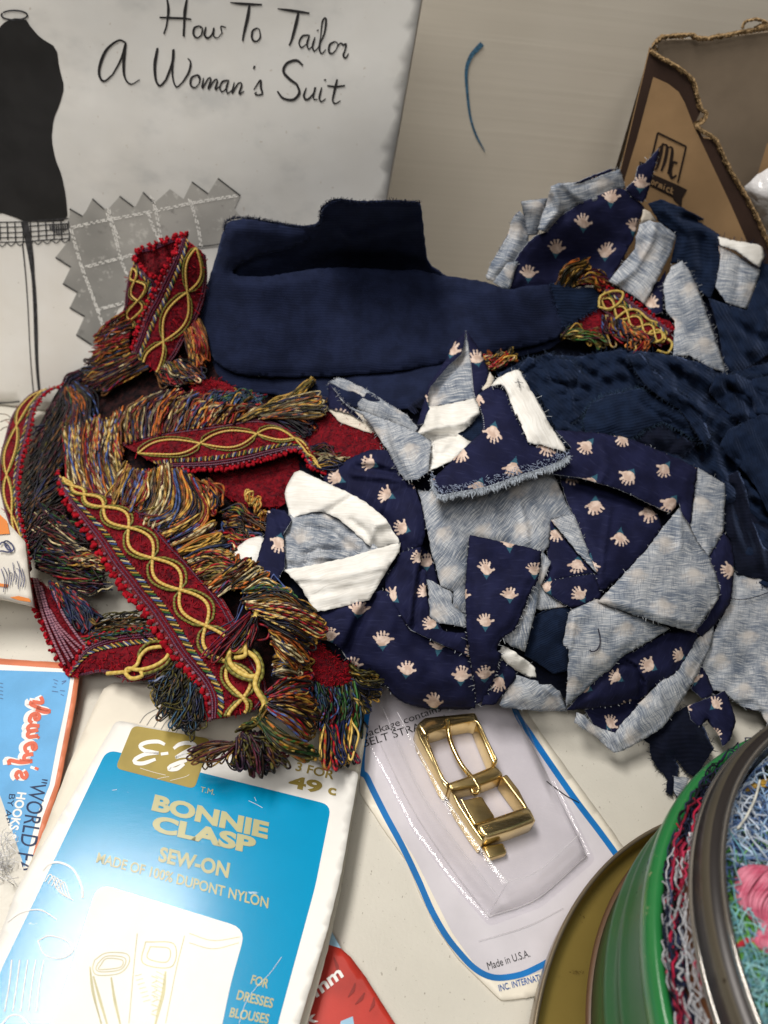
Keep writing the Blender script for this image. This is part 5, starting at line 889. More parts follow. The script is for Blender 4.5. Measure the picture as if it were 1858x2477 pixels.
def band(root, A, B, bulge=2.0, picot=True, gold=True, wraps=True, fuzz=260, mir=False, tone=1.0, amp=.23, tc=.60, per=.68):
    A = catmull(np.array(A, float), 4); B = catmull(np.array(B, float), 4); n = 120; A = resample(A, n); B = resample(B, n)
    wdt = np.linalg.norm((B-A)[:, :2], axis=1); ln = np.r_[0, np.cumsum(np.linalg.norm(np.diff((A+B)[:, :2]/2, axis=0), axis=1))]
    def pos(s, t, off=0.):                            # s 0..1 along, t 0..1 across
        s = np.asarray(s, float)*(n-1); t = np.asarray(t, float); i = np.clip(s.astype(int), 0, n-2); f = (s-i)[:, None]
        a = A[i]*(1-f)+A[i+1]*f; b = B[i]*(1-f)+B[i+1]*f; p = a+(b-a)*t[:, None]; p[:, 2] += off+bulge*4*np.clip(t*(1-t), -.1, 1); return p
    m_ = 15; S, Tt = np.meshgrid(np.linspace(0, 1, n), np.linspace(-.02, 1.02, m_), indexing='ij'); q = pos(S.ravel(), Tt.ravel())
    q[:, 2] += rng.normal(0, .25, len(q)); V = T(q); F = [(i*m_+j, i*m_+j+1, (i+1)*m_+j+1, (i+1)*m_+j) for i in range(n-1) for j in range(m_-1)]
    o = mesh('woven_band', V, face_cam(V, F), FELT, root); md = o.modifiers.new('thickness', 'SOLIDIFY'); md.thickness = .0012; md.offset = -1
    Ltot = ln[-1]; wm = max(wdt.mean(), 20); k = int(max(60, Ltot/1.6)); s = np.linspace(0, 1, k)
    fz = Tubes()
    for _ in range(int(fuzz*Ltot/300)):
        s0, t0 = rng.uniform(0, 1), rng.uniform(.3, .97); a = pos([s0], [t0], .3)[0]; d = rng.normal(0, 3.2, 2); fz.add(T([a, a+np.array([d[0], d[1], rng.uniform(.4, 1.1)]), a+np.array([d[0]*1.8, d[1]*1.8, rng.uniform(.0, .8)])]), .00022, np.array(RED)*rng.uniform(.2, 1.2)*tone, sides=3)
    fz.build('chenille_fuzz', FUZZ, root)
    cd_ = Tubes()
    for t0, c1, c2, r_ in ((.055, VIO, (.16,.05,.09), .00042), (.115, MAR, (.10,.03,.07), .00038), (.93, VIO, (.12,.03,.05), .00042), (.99, MAR, (.14,.06,.09), .00036)):  # second colours paint pale glints on the violet and maroon cords
        cd_.add(T(pos(s, np.full(k, t0)+rng.normal(0, .002, k), .7)), r_, c1, c2, 6, 1.6)
    cd_.build('twisted_edge_cord', THREAD, root)
    if wraps:
        wr = Tubes(); st = max(5.5, wm*.055); c = 0
        for x in np.arange(0, Ltot, st):
            s0 = x/Ltot; col = (YEL, NAV, GOLDY, GRN, NAV, CRM, BLU, OLI)[c % 8]; c += 1
            p = pos([s0-st*.8/Ltot if s0 > .02 else s0, s0, min(1, s0+st*.8/Ltot)], [.17, .215, .26], [.6, 1.4, .6]); p[:, :2] += rng.normal(0, .6, (3, 2)); wr.add(T(catmull(p, 2.5)), .00046*max(.8, wm/130), col, np.array(col)*.55, 6, 1.5)
        wr.build('coloured_wrap_cord', THREAD, root)
    if gold:
        ph = np.zeros(n); ph[1:] = np.cumsum(np.diff(ln)*math.pi/(per*np.maximum((wdt[1:]+wdt[:-1])/2, 45))); phs = np.interp(s, np.linspace(0, 1, n), ph); g = Tubes(); rr = .00074*np.clip(wm/130, .62, 1.15)
        for sg in (1, -1):
            tt = tc+sg*amp*np.sin(phs); of = 1.5+.55*sg*np.cos(phs); sh = .080*np.sign(sg*np.sin(phs))*np.minimum(1, np.abs(np.sin(phs))*3)
            g.add(T(pos(s, tt, of)), rr, (.44,.28,.055), (.60,.43,.13), 7, 1.3)
            g.add(T(pos(s, tt+sh, of-.25)), rr*.8, OLI, (.20,.19,.035), 6, 1.3)
        g.build('gold_scroll_cord', THREAD, root)
    if picot:
        pc = Tubes(); st = max(13., wm*.165)
        for x in np.arange(0, Ltot, st):
            c = pos([x/Ltot], [-.075], 1.0)[0]; R = st*.5*PXM*.95
            for _ in range(7): pc.ball(T([c+np.array([rng.normal(0, st*.17), rng.normal(0, st*.17), rng.normal(0, .5)])])[0], R*rng.uniform(.45, .72), np.array(RED)*rng.uniform(.6, 1.35)*tone)
            d = pos([min(1, (x+st*.5)/Ltot)], [.0], .9)[0]; pc.ball(T([d])[0], R*.42, (.20,.09,.12))
        pc.build('picot_edge', FUZZ, root)
    return pos
def fringe(tb, guides, nn, pal, r=.00042, jit=4., lay=3., loop=0., step=3.5, sides=5, endj=1.6, emin=0.):
    nn = int(nn*1.0); r = r*1.06; lay = lay*1.5
    G = [np.array(g, float) for g in guides]; K = max(len(g) for g in G); G = np.array([resample(g, K) for g in G]); m_ = len(G)-1
    for _ in range(nn):
        u = rng.uniform(0, m_); i = min(int(u), m_-1); f = u-i; p = G[i]*(1-f)+G[i+1]*f
        j = rng.normal(0, jit, (K, 2)); j[0] *= .35; j[-1] *= endj; p = p.copy(); p[:, :2] += j; p[:, 2] += emin+rng.uniform(0, lay)+rng.normal(0, .5, K)
        if loop:
            tg = p[-1, :2]-p[0, :2]; pr = np.array([-tg[1], tg[0]]); pr = pr/(np.linalg.norm(pr)+1e-9)*loop*rng.uniform(.5, 1.4)
            mid = p[1:-1].copy(); a = mid.copy(); b = mid[::-1].copy(); a[:, :2] += pr*.55; b[:, :2] -= pr*.55; b[:, 2] += rng.normal(.3, .5)
            e1 = p[-1].copy(); e2 = p[-1].copy(); e1[:2] += pr*.42-tg*.03; e2[:2] -= pr*.42+tg*.03; tip = p[-1].copy(); tip[:2] += tg*.02; rt = p[0].copy(); rt[:2] += rng.normal(0, 2, 2)
            p = np.vstack([p[:1], a, [e1], [tip], [e2], b, [rt]])
        c1 = pick(pal)*rng.choice([.15,.35,.6,.9,1.3])
        p = resample(catmull(p, step*2), max(6, len(p)*3)); nk = len(p); am = rng.uniform(1.0, 4.2); fq = rng.uniform(1.0, 3.2); ph_ = rng.uniform(0, 6.28); tt_ = np.linspace(0, 1, nk); dv = p[-1, :2]-p[0, :2] if not loop else np.array([1., 1.]); dv = np.array([-dv[1], dv[0]])/(np.linalg.norm(dv)+1e-9)
        p[:, :2] += dv*(am*np.sin(ph_+fq*6.28*tt_)*np.minimum(1, tt_*3))[:, None]; p[:, 2] += .45*am*np.cos(ph_*1.7+fq*5*tt_); c2 = c1*.33 if rng.random() < .6 else pick(pal)
        tb.add(T(catmull(p, step)), r*rng.uniform(.8, 1.15), c1, c2, sides, 1.1)
def fuzzpatch(root, pts, e, nn=500, tone=1.0, rl=5., name='red_backing'):
    q, F, d, rim = fill([(p[0], p[1], p[2] if len(p) > 2 else e) for p in pts], 8, 1.2, 1); ez = np.array([mnoise.noise(Vector((x*.03, y*.03, 9)))*1.3 for x, y in q]); zb = TPS(np.array(pts)[:, :2].astype(float), np.array([p[2] if len(p) > 2 else e for p in pts], float), 1e-2)(q)
    V = T(np.c_[q, zb+ez+np.clip(d/20, 0, 1)*2.5]); mesh(name, V, face_cam(V, F), FELT, root); t = Tubes()
    for _ in range(nn):
        i = rng.integers(len(q)); a = np.array([q[i, 0]+rng.normal(0, 3), q[i, 1]+rng.normal(0, 3), zb[i]+ez[i]+2]); dd = rng.normal(0, rl, 2); t.add(T([a, a+np.array([dd[0]*.5, dd[1]*.5, rng.uniform(.3, 1.0)]), a+np.array([dd[0], dd[1], rng.uniform(-.2, .9)])]), .00014, np.array(RED)*rng.uniform(.3, 1.35)*tone, sides=3)
    t.build('chenille_fuzz', FUZZ, root)
TG = 'lengths of multicoloured fringe trim'
def trim(label, p): return thing('fringe_trim', label, 'trim', tuple(T([p])[0]), TG)
# -- upright looped strip
t1 = trim('short upright end of red and gold fringe trim standing against the booklet', (360, 900, 0))
IN = w('1', (1100,370,2),(1210,335,0),(1320,290,-1),(1440,250,1)); OUT = w('1', (1120,520,-2),(1200,570,-3),(1280,560,-2),(1345,520,1))
fuzzpatch(t1, w('1', (1080,400,-5),(1200,330,-6),(1330,285,-6),(1460,245,-4),(1440,340,-4),(1360,520,-3),(1290,620,-3),(1180,580,-5),(1090,480,-5)), -4, 260, .45)
band(t1, w('1', (1500,225,0),(1410,245,0),(1310,280,0),(1215,320,0),(1110,350,0),(1075,420,1)), w('1', (1420,430,-6),(1370,500,-7),(1310,540,-7),(1240,560,-7),(1150,520,-5),(1110,480,-4)), 0, True, False, False, 120, tone=.8)
band(t1, w('1', (1085,430,2),(1140,500,2),(1200,560,2),(1260,600,2),(1245,760,2),(1195,850,2),(1140,960,2)), w('1', (1040,540,1),(1020,640,1),(1010,720,1),(1005,790,1),(985,850,0),(960,920,0),(930,1000,0)), 1, True, True, True, 160, tone=.8)
band(t1, w('1', (1470,240,6),(1420,360,7),(1365,480,7),(1300,610,7),(1240,740,7),(1185,840,7),(1140,960,6),(1095,1090,6),(1060,1180,5)), w('1', (1650,390,2),(1660,560,2),(1640,720,3),(1590,870,4),(1530,980,4),(1470,1080,4),(1410,1190,4),(1340,1280,3),(1300,1360,2)), 3, True, True, True, 260, per=1.2)
pc = Tubes()
for x, y in ((1115,360),(1210,328),(1312,285),(1405,245),(1482,228),(1085,420),(1145,500),(1225,560),(1450,290),(1405,370)):
    p = np.array(w('1', (x, y, 4))[0])
    for _ in range(8): pc.ball(T([p+rng.normal(0, 3.4, 3)*np.array([1,1,.3])])[0], .0010*rng.uniform(.7, 1.15), np.array(RED)*rng.uniform(.5, 1.3))
pc.build('picot_edge', FUZZ, t1)
tb = Tubes()
fringe(tb, [w('1', (1060,900,1),(900,950,2),(780,1040,1)), w('1', (1050,1000,2),(920,1060,3),(790,1120,1)), w('1', (1030,1120,2),(880,1150,3),(720,1250,0)), w('1', (1050,1190,2),(870,1290,3),(680,1380,0))], 110, REDS+MULTI, .00040, 4, 3, 0)
fringe(tb, [w('1', (1000,830,0),(870,930,0),(770,1060,0)), w('1', (1000,900,0),(880,980,0),(790,1110,0))], 26, [BRN_, MAR, GOLDY, RED, BLK], .00036, 3, 3)
fringe(tb, [w('1', (1100,1180,3),(900,1250,3),(690,1300,1)), w('1', (1150,1220,3),(950,1330,2),(740,1440,0)), w('1', (1200,1300,2),(1000,1380,1),(850,1480,-1))], 80, DARKS+MULTI, .00040, 5, 3, 9)
fringe(tb, [w('1', (1480,1010,2),(1520,1140,3),(1540,1300,1)), w('1', (1540,960,2),(1580,1100,3),(1600,1260,1)), w('1', (1600,900,1),(1640,1050,1),(1640,1230,0))], 70, [ORA, ORA, GOLDY, BRN_, RED, MAR, YEL], .00042, 4, 3, 5)
fringe(tb, [w('1', (1260,1330,1),(1330,1420,2),(1420,1400,2)), w('1', (1350,1250,1),(1420,1340,3),(1500,1390,1)), w('1', (1480,1220,1),(1560,1300,2),(1659,1360,0))], 70, DARKS+WARM, .00042, 5, 3, 9)
fringe(tb, [w('1', (650,1310,0),(560,1360,1),(515,1450,0)), w('1', (720,1400,0),(620,1400,0),(530,1480,0))], 26, DARKS, .0003, 5, 2, 8)
tb.build('fringe', THREAD, t1)
# -- middle strip with its long silky fringe
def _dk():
    mt, nt, b, tc = newmat('gap_shade_dark', .9, .1); n = ntex(nt, tc.outputs['Object'], 300, 4, .7); nt.links.new(mixc(nt, n.step(.35, .7), (.004,.0035,.005), (.035,.012,.012)), b.inputs['Base Color']); bump(nt, b, n, 1, .002); return mt
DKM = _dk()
t2 = trim('middle run of red and gold fringe trim with long silky fringe above and below it', (500, 1080, 0))
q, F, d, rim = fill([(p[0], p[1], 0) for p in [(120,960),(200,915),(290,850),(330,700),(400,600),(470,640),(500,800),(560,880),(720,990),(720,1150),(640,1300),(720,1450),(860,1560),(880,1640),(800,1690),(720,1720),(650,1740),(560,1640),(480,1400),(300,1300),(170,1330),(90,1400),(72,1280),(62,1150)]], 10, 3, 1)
V = T(np.c_[q, np.array([-8+4*mnoise.noise(Vector((x*.02, y*.02, 1))) for x, y in q])]); mesh('gap_shade_sheet', V, face_cam(V, F), DKM, t2)  # dark sheet added under the trim, its colour stands for shade in the gaps
fuzzpatch(t2, [(640,985,-1),(700,960,0),(770,985,0),(800,1000,1),(860,1030,2),(905,1045,1),(930,1080,1),(925,1110,0),(880,1130,0),(800,1130,-1),(740,1080,-1)], 0, 900, 1.0)
fuzzpatch(t2, w('3', (350,800,-8),(600,740,-8),(860,690,-7),(1060,650,-6),(1080,760,-6),(1020,860,-5),(960,980,-4),(960,1070,-3),(760,1090,-4),(560,1040,-4),(430,960,-5)), -5, 700, .8)
fuzzpatch(t2, w('3', (200,140,0),(330,60,2),(450,70,3),(580,130,2),(560,200,1),(420,170,2),(280,220,1)), 1, 260, 1.0)
band(t2, [(395,1132,8),(440,1131,9),(480,1131,9),(521,1129,9),(570,1122,9),(611,1113,10),(662,1099,10),(716,1086,10),(738,1100,9),(750,1125,7),(785,1142,4)], [(293,1074,4),(340,1058,5),(400,1044,6),(475,1033,6),(520,1027,6),(563,1020,6),(610,1014,6),(655,1020,6),(700,1040,6),(745,1075,4),(770,1125,2)], 2.5, True, True, True, 230, amp=.20, per=1.25)
tb = Tubes()
fringe(tb, [[(165,1185,0),(160,1100,2),(150,1035,0)], [(200,1195,1),(182,1110,4),(178,1025,1)], [(245,1200,2),(218,1110,5),(225,1015,2)], [(280,1210,2),(255,1120,6),(272,1020,3)], [(300,1090,3),(292,1035,6),(300,985,3)]], 230, WARM, .00046, 3.5, 3)
fringe(tb, [[(290,1078,4),(290,1030,7),(305,985,6),(330,975,3)], [(340,1062,4),(338,1010,8),(362,960,7),(392,950,4)], [(400,1046,4),(420,995,8),(445,950,7),(470,948,3)], [(450,1040,4),(475,990,8),(492,962,6),(510,965,3)], [(520,1028,4),(540,1000,7),(562,982,5),(585,980,2)], [(600,1018,4),(620,995,5),(650,985,4),(680,985,2)]], 250, MULTI+[CRM, YEL, MAR, ORA], .00046, 3, 3)
fringe(tb, [w('2', (1000,730,7),(900,900,7),(880,1010,4)), w('2', (1090,790,8),(1050,920,8),(1010,1040,5)), w('2', (1200,800,8),(1150,950,9),(1090,1100,5)), w('2', (1330,740,9),(1350,900,11),(1200,1200,6)), w('2', (1400,790,9),(1480,950,11),(1330,1240,6)), w('2', (1480,800,8),(1600,1000,10),(1400,1300,5)), w('2', (1560,860,7),(1690,1080,8),(1480,1380,4))], 190, MULTI+[GOLDY, GOLDY, BRN_], .00050, 5, 3.5, 5)
fringe(tb, [w('2', (1560,860,6),(1640,950,9),(1600,1100,6)), w('3', (260,900,5),(330,960,8),(300,1150,5)), w('3', (360,850,4),(430,950,6),(420,1090,4))], 46, MULTI, .00050, 6, 3, 12)
fringe(tb, [w('3', (430,1100,-2),(560,1090,0),(640,1180,-1)), w('3', (500,1180,-2),(620,1190,1),(720,1260,-1)), w('3', (450,1300,-2),(560,1300,1),(640,1380,-1)), w('3', (430,1420,-2),(520,1420,1),(600,1500,-1))], 150, DARKS+MULTI+[RED, GRN], .00046, 9, 4, 10)
for a, b in (((660,960),(700,1080)), ((730,1010),(720,1160)), ((780,1120),(770,1290))):
    fringe(tb, [w('3', (a[0],a[1]+70,1),(a[0]+5,a[1]+20,4),(a[0]+10,a[1],4)), w('3', (b[0],b[1],1),(a[0]+20,a[1]+40,4),(a[0]+15,a[1]+5,4))], 5, [GOLDY, YEL, ORA], .0005, 3, 2, 9)
# tuft lying over the navy roll
fringe(tb, [w('3', (560,390,4),(820,260,9),(1080,150,9),(1190,50,6)), w('3', (600,390,5),(900,240,11),(1120,180,10),(1185,70,6)), w('3', (620,400,5),(880,280,11),(1130,190,10),(1200,60,6))], 46, [GOLDY, OLI, YEL, OLI, GOLDY], .0004, 2.5, 2.5, 0, endj=.6)
fringe(tb, [w('3', (740,330,5),(980,230,10),(1200,180,8)), w('3', (760,350,5),(1000,270,10),(1270,260,7)), w('3', (780,370,5),(1000,350,8),(1260,360,6))], 60, [BRN_, GOLDY, BLK, ORA, CRM, OLI, NAV, BRN_], .00038, 3, 3.5, 12)
fringe(tb, [w('3', (780,330,3),(950,400,6),(1150,490,2)), w('3', (800,310,3),(980,330,7),(1180,420,3))], 18, [NAV, VIO, BLK, ORA], .00042, 4, 3, 14)
fringe(tb, [w('3', (300,300,2),(340,200,4),(420,180,2)), w('3', (420,290,2),(450,200,5),(540,190,2)), w('3', (560,260,2),(620,180,4),(700,200,1)), w('3', (690,260,1),(720,200,2),(760,240,0))], 130, [TEA, NAV, GRN, RED, GOLDY, TEA, BLU], .0004, 5, 3, 6)
fringe(tb, [w('3', (1200,730,2),(1300,700,4),(1420,690,2)), w('3', (1220,760,2),(1330,740,4),(1400,760,1)), w('3', (1150,560,1),(1280,520,2),(1330,620,0))], 40, DARKS+[GOLDY, CRM], .0004, 6, 3, 6)
tb.build('fringe', THREAD, t2)
# -- diagonal strip
t3 = trim('longest run of fringe trim crossing the left diagonally with gold ovals and loose loops at its end', (500, 1650, 0))
fuzzpatch(t3, w('4', (1060,640,2),(1180,660,4),(1290,720,5),(1400,820,5),(1490,880,3),(1530,1000,1),(1480,1080,1),(1300,1060,3),(1150,1000,4),(1080,830,4)), 3, 900, 1.0)
A3 = [(142,1150,2),(150,1180,3),(168,1215,4),(200,1262,5),(235,1310,6),(271,1367,7),(302,1406,7),(331,1445,8),(361,1481,8),(383,1514,8),(404,1545,8),(428,1581,8),(458,1617,7),(487,1651,6),(505,1690,5),(508,1740,4)]
B3 = [(160,1160,2),(185,1170,4),(241,1190,6),(301,1212,7),(356,1246,8),(386,1280,9),(422,1322,9),(452,1352,9),(490,1395,9),(536,1450,9),(565,1500,9),(592,1550,9),(618,1600,8),(640,1650,7),(640,1690,5),(615,1720,3)]
band(t3, A3, B3, 3, True, True, True, 330, per=.64, amp=.185)
tb = Tubes()
fringe(tb, [[(330,1230,6),(370,1225,8),(400,1190,6)], [(380,1275,7),(430,1255,9),(470,1210,6)], [(430,1330,8),(485,1300,9),(530,1285,6)], [(460,1362,8),(510,1345,9),(565,1365,6)], [(490,1400,8),(540,1380,9),(595,1400,6)], [(530,1445,8),(575,1410,9),(615,1428,6)]], 150, GOLDS+MULTI, .00048, 4, 3, 5)
fringe(tb, [[(430,1330,7),(490,1315,9),(535,1300,7)], [(460,1365,7),(520,1360,9),(560,1385,7)], [(500,1405,8),(560,1400,9),(610,1420,7)]], 50, [GOLDY, YEL, BLK, OLI], .00048, 4, 3, 9)
W4_ = lambda *p: w('4', *p)
# loops fanning to the right
fringe(tb, [W4_((620,330,11),(880,300,14),(1100,420,10)), W4_((640,360,11),(900,360,14),(1180,500,10)), W4_((680,400,11),(950,430,15),(1260,570,10)), W4_((760,470,11),(1000,540,14),(1200,630,9)), W4_((840,560,10),(960,640,13),(1130,790,8)), W4_((860,700,9),(950,780,11),(1080,880,7))], 95, MULTI+[RED, ORA, NAV, CRM, GOLDY], .00042, 5, 5, 17)
fringe(tb, [W4_((640,250,11),(800,200,13),(960,260,10)), W4_((620,280,11),(820,250,13),(1000,330,10))], 24, [BLU, GRN, CRM, NAV, TEA, GOLDY], .00036, 4, 3, 12)
tb.add(T(catmull(np.array(W4_((840,320,13),(1000,318,14),(1130,350,13),(1200,410,11))), 3)), .0003, GOLDY, BRN_)
for c1, pts in ((BLU, ((870,130,12),(930,200,13),(1010,290,12),(1030,340,11))), (BLU, ((690,220,12),(640,340,13),(600,440,13),(560,520,12))), (NAV, ((640,270,12),(590,400,13),(545,500,13),(300,620,12))), (NAV, ((720,560,12),(600,600,13),(440,590,13),(310,625,12),(280,670,12),(300,740,11))), ((.10,.13,.32), ((870,130,12),(850,170,12),(880,250,12)))): tb.add(T(catmull(np.array(W4_(*pts)), 3)), .00034, c1, np.array(c1)*.5)
fringe(tb, [W4_((680,430,13),(560,560,15),(340,790,12)), W4_((690,470,13),(580,600,15),(400,790,12)), W4_((740,480,13),(760,600,15),(740,660,13))], 16, [RED, MAR, RED, NAV, VIO], .00045, 5, 4, 12)
for pts in (((680,440,14),(740,520,15),(830,560,14),(820,640,13),(740,655,13),(690,590,13),(700,480,14)), ((640,620,14),(520,640,15),(350,740,13),(330,790,12),(420,800,13))): tb.add(T(catmull(np.array(W4_(*pts)), 3)), .0005, RED, MAR, 6)
# the thick gold knot cord
for r_, c1, c2, pts in ((.0011, (.50,.35,.075), (.62,.46,.13), ((650,400,15),(700,385,16),(735,400,16),(725,470,16),(700,560,16),(660,680,16),(620,740,16),(550,745,15),(540,700,15),(580,640,15),(650,590,15))), (.0009, (.50,.35,.075), (.62,.46,.13), ((700,470,16),(670,600,16),(640,690,17),(640,780,16),(560,800,15))),
        (.0010, (.50,.35,.075), (.62,.46,.13), ((545,700,14),(510,790,14),(540,870,14),(640,940,14),(730,945,14),(750,870,14),(720,800,15),(660,750,15))), (.0008, OLI, (.20,.19,.035), ((510,740,13),(490,850,13),(540,920,13),(640,970,13),(760,975,13),(780,880,13),(750,790,13),(700,740,13))), (.0010, (.50,.35,.075), (.62,.46,.13), ((735,945,14),(720,1020,14),(750,1090,13),(790,1160,11),(780,1240,10),(720,1310,8),(600,1370,6))), (.0007, OLI, (.20,.19,.035), ((760,960,13),(745,1040,13),(780,1100,12),(815,1160,11),(800,1250,9),(740,1330,7),(640,1380,6)))):
    tb.add(T(catmull(np.array(W4_(*pts)), 3)), r_, c1, c2, 8, 1.3)
# loops at the lower end
fringe(tb, [W4_((830,1080,9),(980,990,12),(1150,960,8)), W4_((840,1120,9),(1000,1080,12),(1150,1060,8)), W4_((830,1150,9),(1000,1150,12),(1200,1200,8)), W4_((820,1180,9),(1000,1200,12),(1200,1340,7)), W4_((810,1210,9),(980,1300,11),(1150,1440,6))], 60, MULTI+[BLU, NAV, RED, ORA, GOLDY], .00044, 4, 4, 17)
fringe(tb, [W4_((780,1250,8),(930,1450,10),(1140,1600,6)), W4_((740,1280,8),(920,1470,10),(1180,1560,6)), W4_((700,1300,7),(880,1430,10),(1150,1640,5))], 34, [OLI, GOLDY, YEL, OLI, GRN, ORA, YEL, CRM], .00052, 4, 4, 14)
fringe(tb, [W4_((640,1330,6),(760,1290,9),(820,1180,8)), W4_((560,1390,5),(720,1330,8),(800,1220,8))], 26, [OLI, OLI, GRN, BRN_, GOLDY], .00042, 4, 3)
fringe(tb, [W4_((540,1480,5),(420,1470,7),(200,1560,5)), W4_((560,1500,5),(430,1540,7),(240,1640,4)), W4_((600,1500,5),(520,1580,6),(560,1680,3))], 14, [BRN_, MAR, GOLDY, MAR], .00033, 5, 3, 17)
fringe(tb, [W4_((580,1440,3),(560,1540,4),(560,1650,1)), W4_((640,1400,3),(680,1520,4),(700,1640,1)), W4_((720,1400,2),(760,1540,2),(800,1640,0)), W4_((850,1500,1),(900,1580,1),(950,1660,0))], 110, [BLK, MAR, BLK, BRN_, VIO, OLI], .00046, 8, 4, 10)
fringe(tb, [W4_((560,250,10),(700,180,12),(820,130,9)), W4_((520,200,9),(640,120,11),(720,60,8)), W4_((420,120,8),(520,80,10),(600,20,7))], 60, GOLDS+[RED, ORA, BLK, BLU], .00046, 4, 3, 8)
# dark multicolour strands under the red end
fringe(tb, [W4_((1180,980,2),(1250,1120,4),(1260,1300,2)), W4_((1280,1040,3),(1330,1160,5),(1270,1380,2)), W4_((1380,1040,3),(1420,1150,5),(1360,1380,2)), W4_((1480,1000,2),(1500,1120,4),(1450,1340,2)), W4_((1530,980,1),(1560,1150,3),(1540,1400,1))], 190, [GRN, TEA, RED, NAV, BLK, OLI, BLU, GRN, BLK, TEA], .0004, 6, 4)
fringe(tb, [W4_((1250,1300,2),(1240,1460,4),(1220,1640,2)), W4_((1330,1280,2),(1340,1450,4),(1380,1630,2)), W4_((1430,1300,2),(1420,1450,4),(1450,1610,2)), W4_((1500,1250,2),(1480,1450,4),(1490,1600,2))], 60, [GOLDY, TEA, RED, OLI, BLK, YEL, NAV, GOLDY], .00046, 6, 4, 11)
fringe(tb, [W4_((900,880,6),(1000,840,8),(1100,900,5)), W4_((860,940,6),(1000,930,8),(1060,980,5)), W4_((880,760,6),(1050,720,8),(1170,800,5))], 40, [BRN_, GOLDY, BLK, MAR, CRM, BLU], .0004, 5, 4, 13)
# olive tangle below the strip
W5_ = lambda *p: w('5', *p)
fringe(tb, [W5_((1380,680,5),(1300,760,5),(1250,850,4)), W5_((1480,780,5),(1420,900,5),(1330,1020,3)), W5_((1560,860,5),(1500,1000,5),(1480,1130,3)), W5_((1620,960,4),(1600,1100,4),(1560,1220,2))], 120, [OLI, BLK, OLI, BLK, BRN_, TEA, NAV, BLK], .00034, 9, 4, 16)
for pts in (((1290,870,6),(1220,900,6),(1215,960,6),(1280,1050,5),(1400,1090,5),(1500,1060,5),(1540,1000,6),(1480,950,6)), ((1400,880,6),(1440,960,6),(1430,1060,5),(1480,1130,4),(1600,1180,3)), ((1590,1030,6),(1480,1000,6),(1420,930,6),(1380,880,6))): tb.add(T(catmull(np.array(W5_(*pts)), 3)), .00038, (.28,.19,.05), OLI)
fringe(tb, [W5_((1190,830,4),(1300,800,6),(1440,830,4)), W5_((1220,850,4),(1320,820,6),(1440,840,4))], 14, [BLU, (.3,.34,.5), NAV, BLK], .0004, 5, 2)
fringe(tb, [w('7', (150,1190,3),(240,1260,4),(330,1280,2)), w('7', (180,1300,3),(260,1380,4),(390,1420,2)), w('7', (160,1440,2),(200,1500,3),(250,1590,1))], 40, [GOLDY, BLK, OLI, NAV, YEL, BLK], .0004, 5, 3, 7)
tb.build('fringe', THREAD, t3)
# -- left loop and its lower run
t4 = trim('run of fringe trim looping down the far left edge with its red beaded border inward', (90, 1350, 0))
A4 = w('2', (490,110,1),(400,140,3),(350,180,4),(300,240,5),(262,340,5),(240,440,6),(210,560,6),(178,680,6),(155,800,6),(142,930,6),(150,1080,6),(160,1180,6),(180,1270,6),(205,1370,6),(228,1480,6),(242,1580,6))
B4 = w('2', (300,150,0),(230,190,2),(170,250,2),(110,330,3),(70,430,3),(40,540,3),(10,650,3),(-8,780,3),(-5,900,3),(15,1000,3),(42,1110,3),(80,1220,3),(125,1330,3),(170,1430,3),(205,1530,3),(222,1600,3))
band(t4, A4, B4, 1.0, True, True, True, 150, amp=.22, tc=.62, per=2.1)
fuzzpatch(t4, W5_((238,20,2),(262,140,2),(290,250,2),(340,360,2),(378,465,2),(430,570,2),(490,690,1),(560,765,1),(640,640,2),(880,510,2),(800,470,2),(660,420,1),(540,290,1),(450,150,1),(400,80,1),(330,20,1)), 2, 520, .6)
pc = Tubes()
for p in catmull(np.array(W5_((236,0,3),(258,140,3),(288,250,3),(338,350,3),(372,462,3),(425,570,3),(488,690,2),(560,765,2))), 20):
    for _ in range(7): pc.ball(T([p+rng.normal(0, 3.2, 3)*np.array([1,1,.2])])[0], .0009*rng.uniform(.7, 1.1), np.array(RED)*rng.uniform(.6, 1.3))
pc.build('picot_edge', FUZZ, t4)
tb = Tubes()
for a, b, c1 in (((275,0),(520,690),MAR), ((295,0),(560,660),VIO), ((330,60),(590,640),VIO), ((350,190),(640,600),MAR), ((430,100),(700,560),VIO), ((400,250),(660,560),MAR)):
    pts = [(a[0],a[1],6),(a[0]+(b[0]-a[0])*.35-18,a[1]+(b[1]-a[1])*.4,7),(a[0]+(b[0]-a[0])*.7-8,a[1]+(b[1]-a[1])*.75,7),(b[0],b[1],6)]
    tb.add(T(catmull(np.array(W5_(*pts)), 2)), .00062, c1, (.36,.17,.22), 6, 1.8)  # pale second colour paints glints along the fan of cords
tb.build('twisted_edge_cord', THREAD, t4)
band(t4, [(168,1632,3),(190,1590,5),(215,1563,5),(245,1548,5),(275,1538,5),(310,1532,5),(345,1530,4),(395,1528,2)], [(175,1636,2),(215,1630,3),(245,1625,3),(280,1632,3),(310,1645,3),(345,1640,3),(380,1628,2),(420,1600,1)], 1.5, True, False, True, 200)
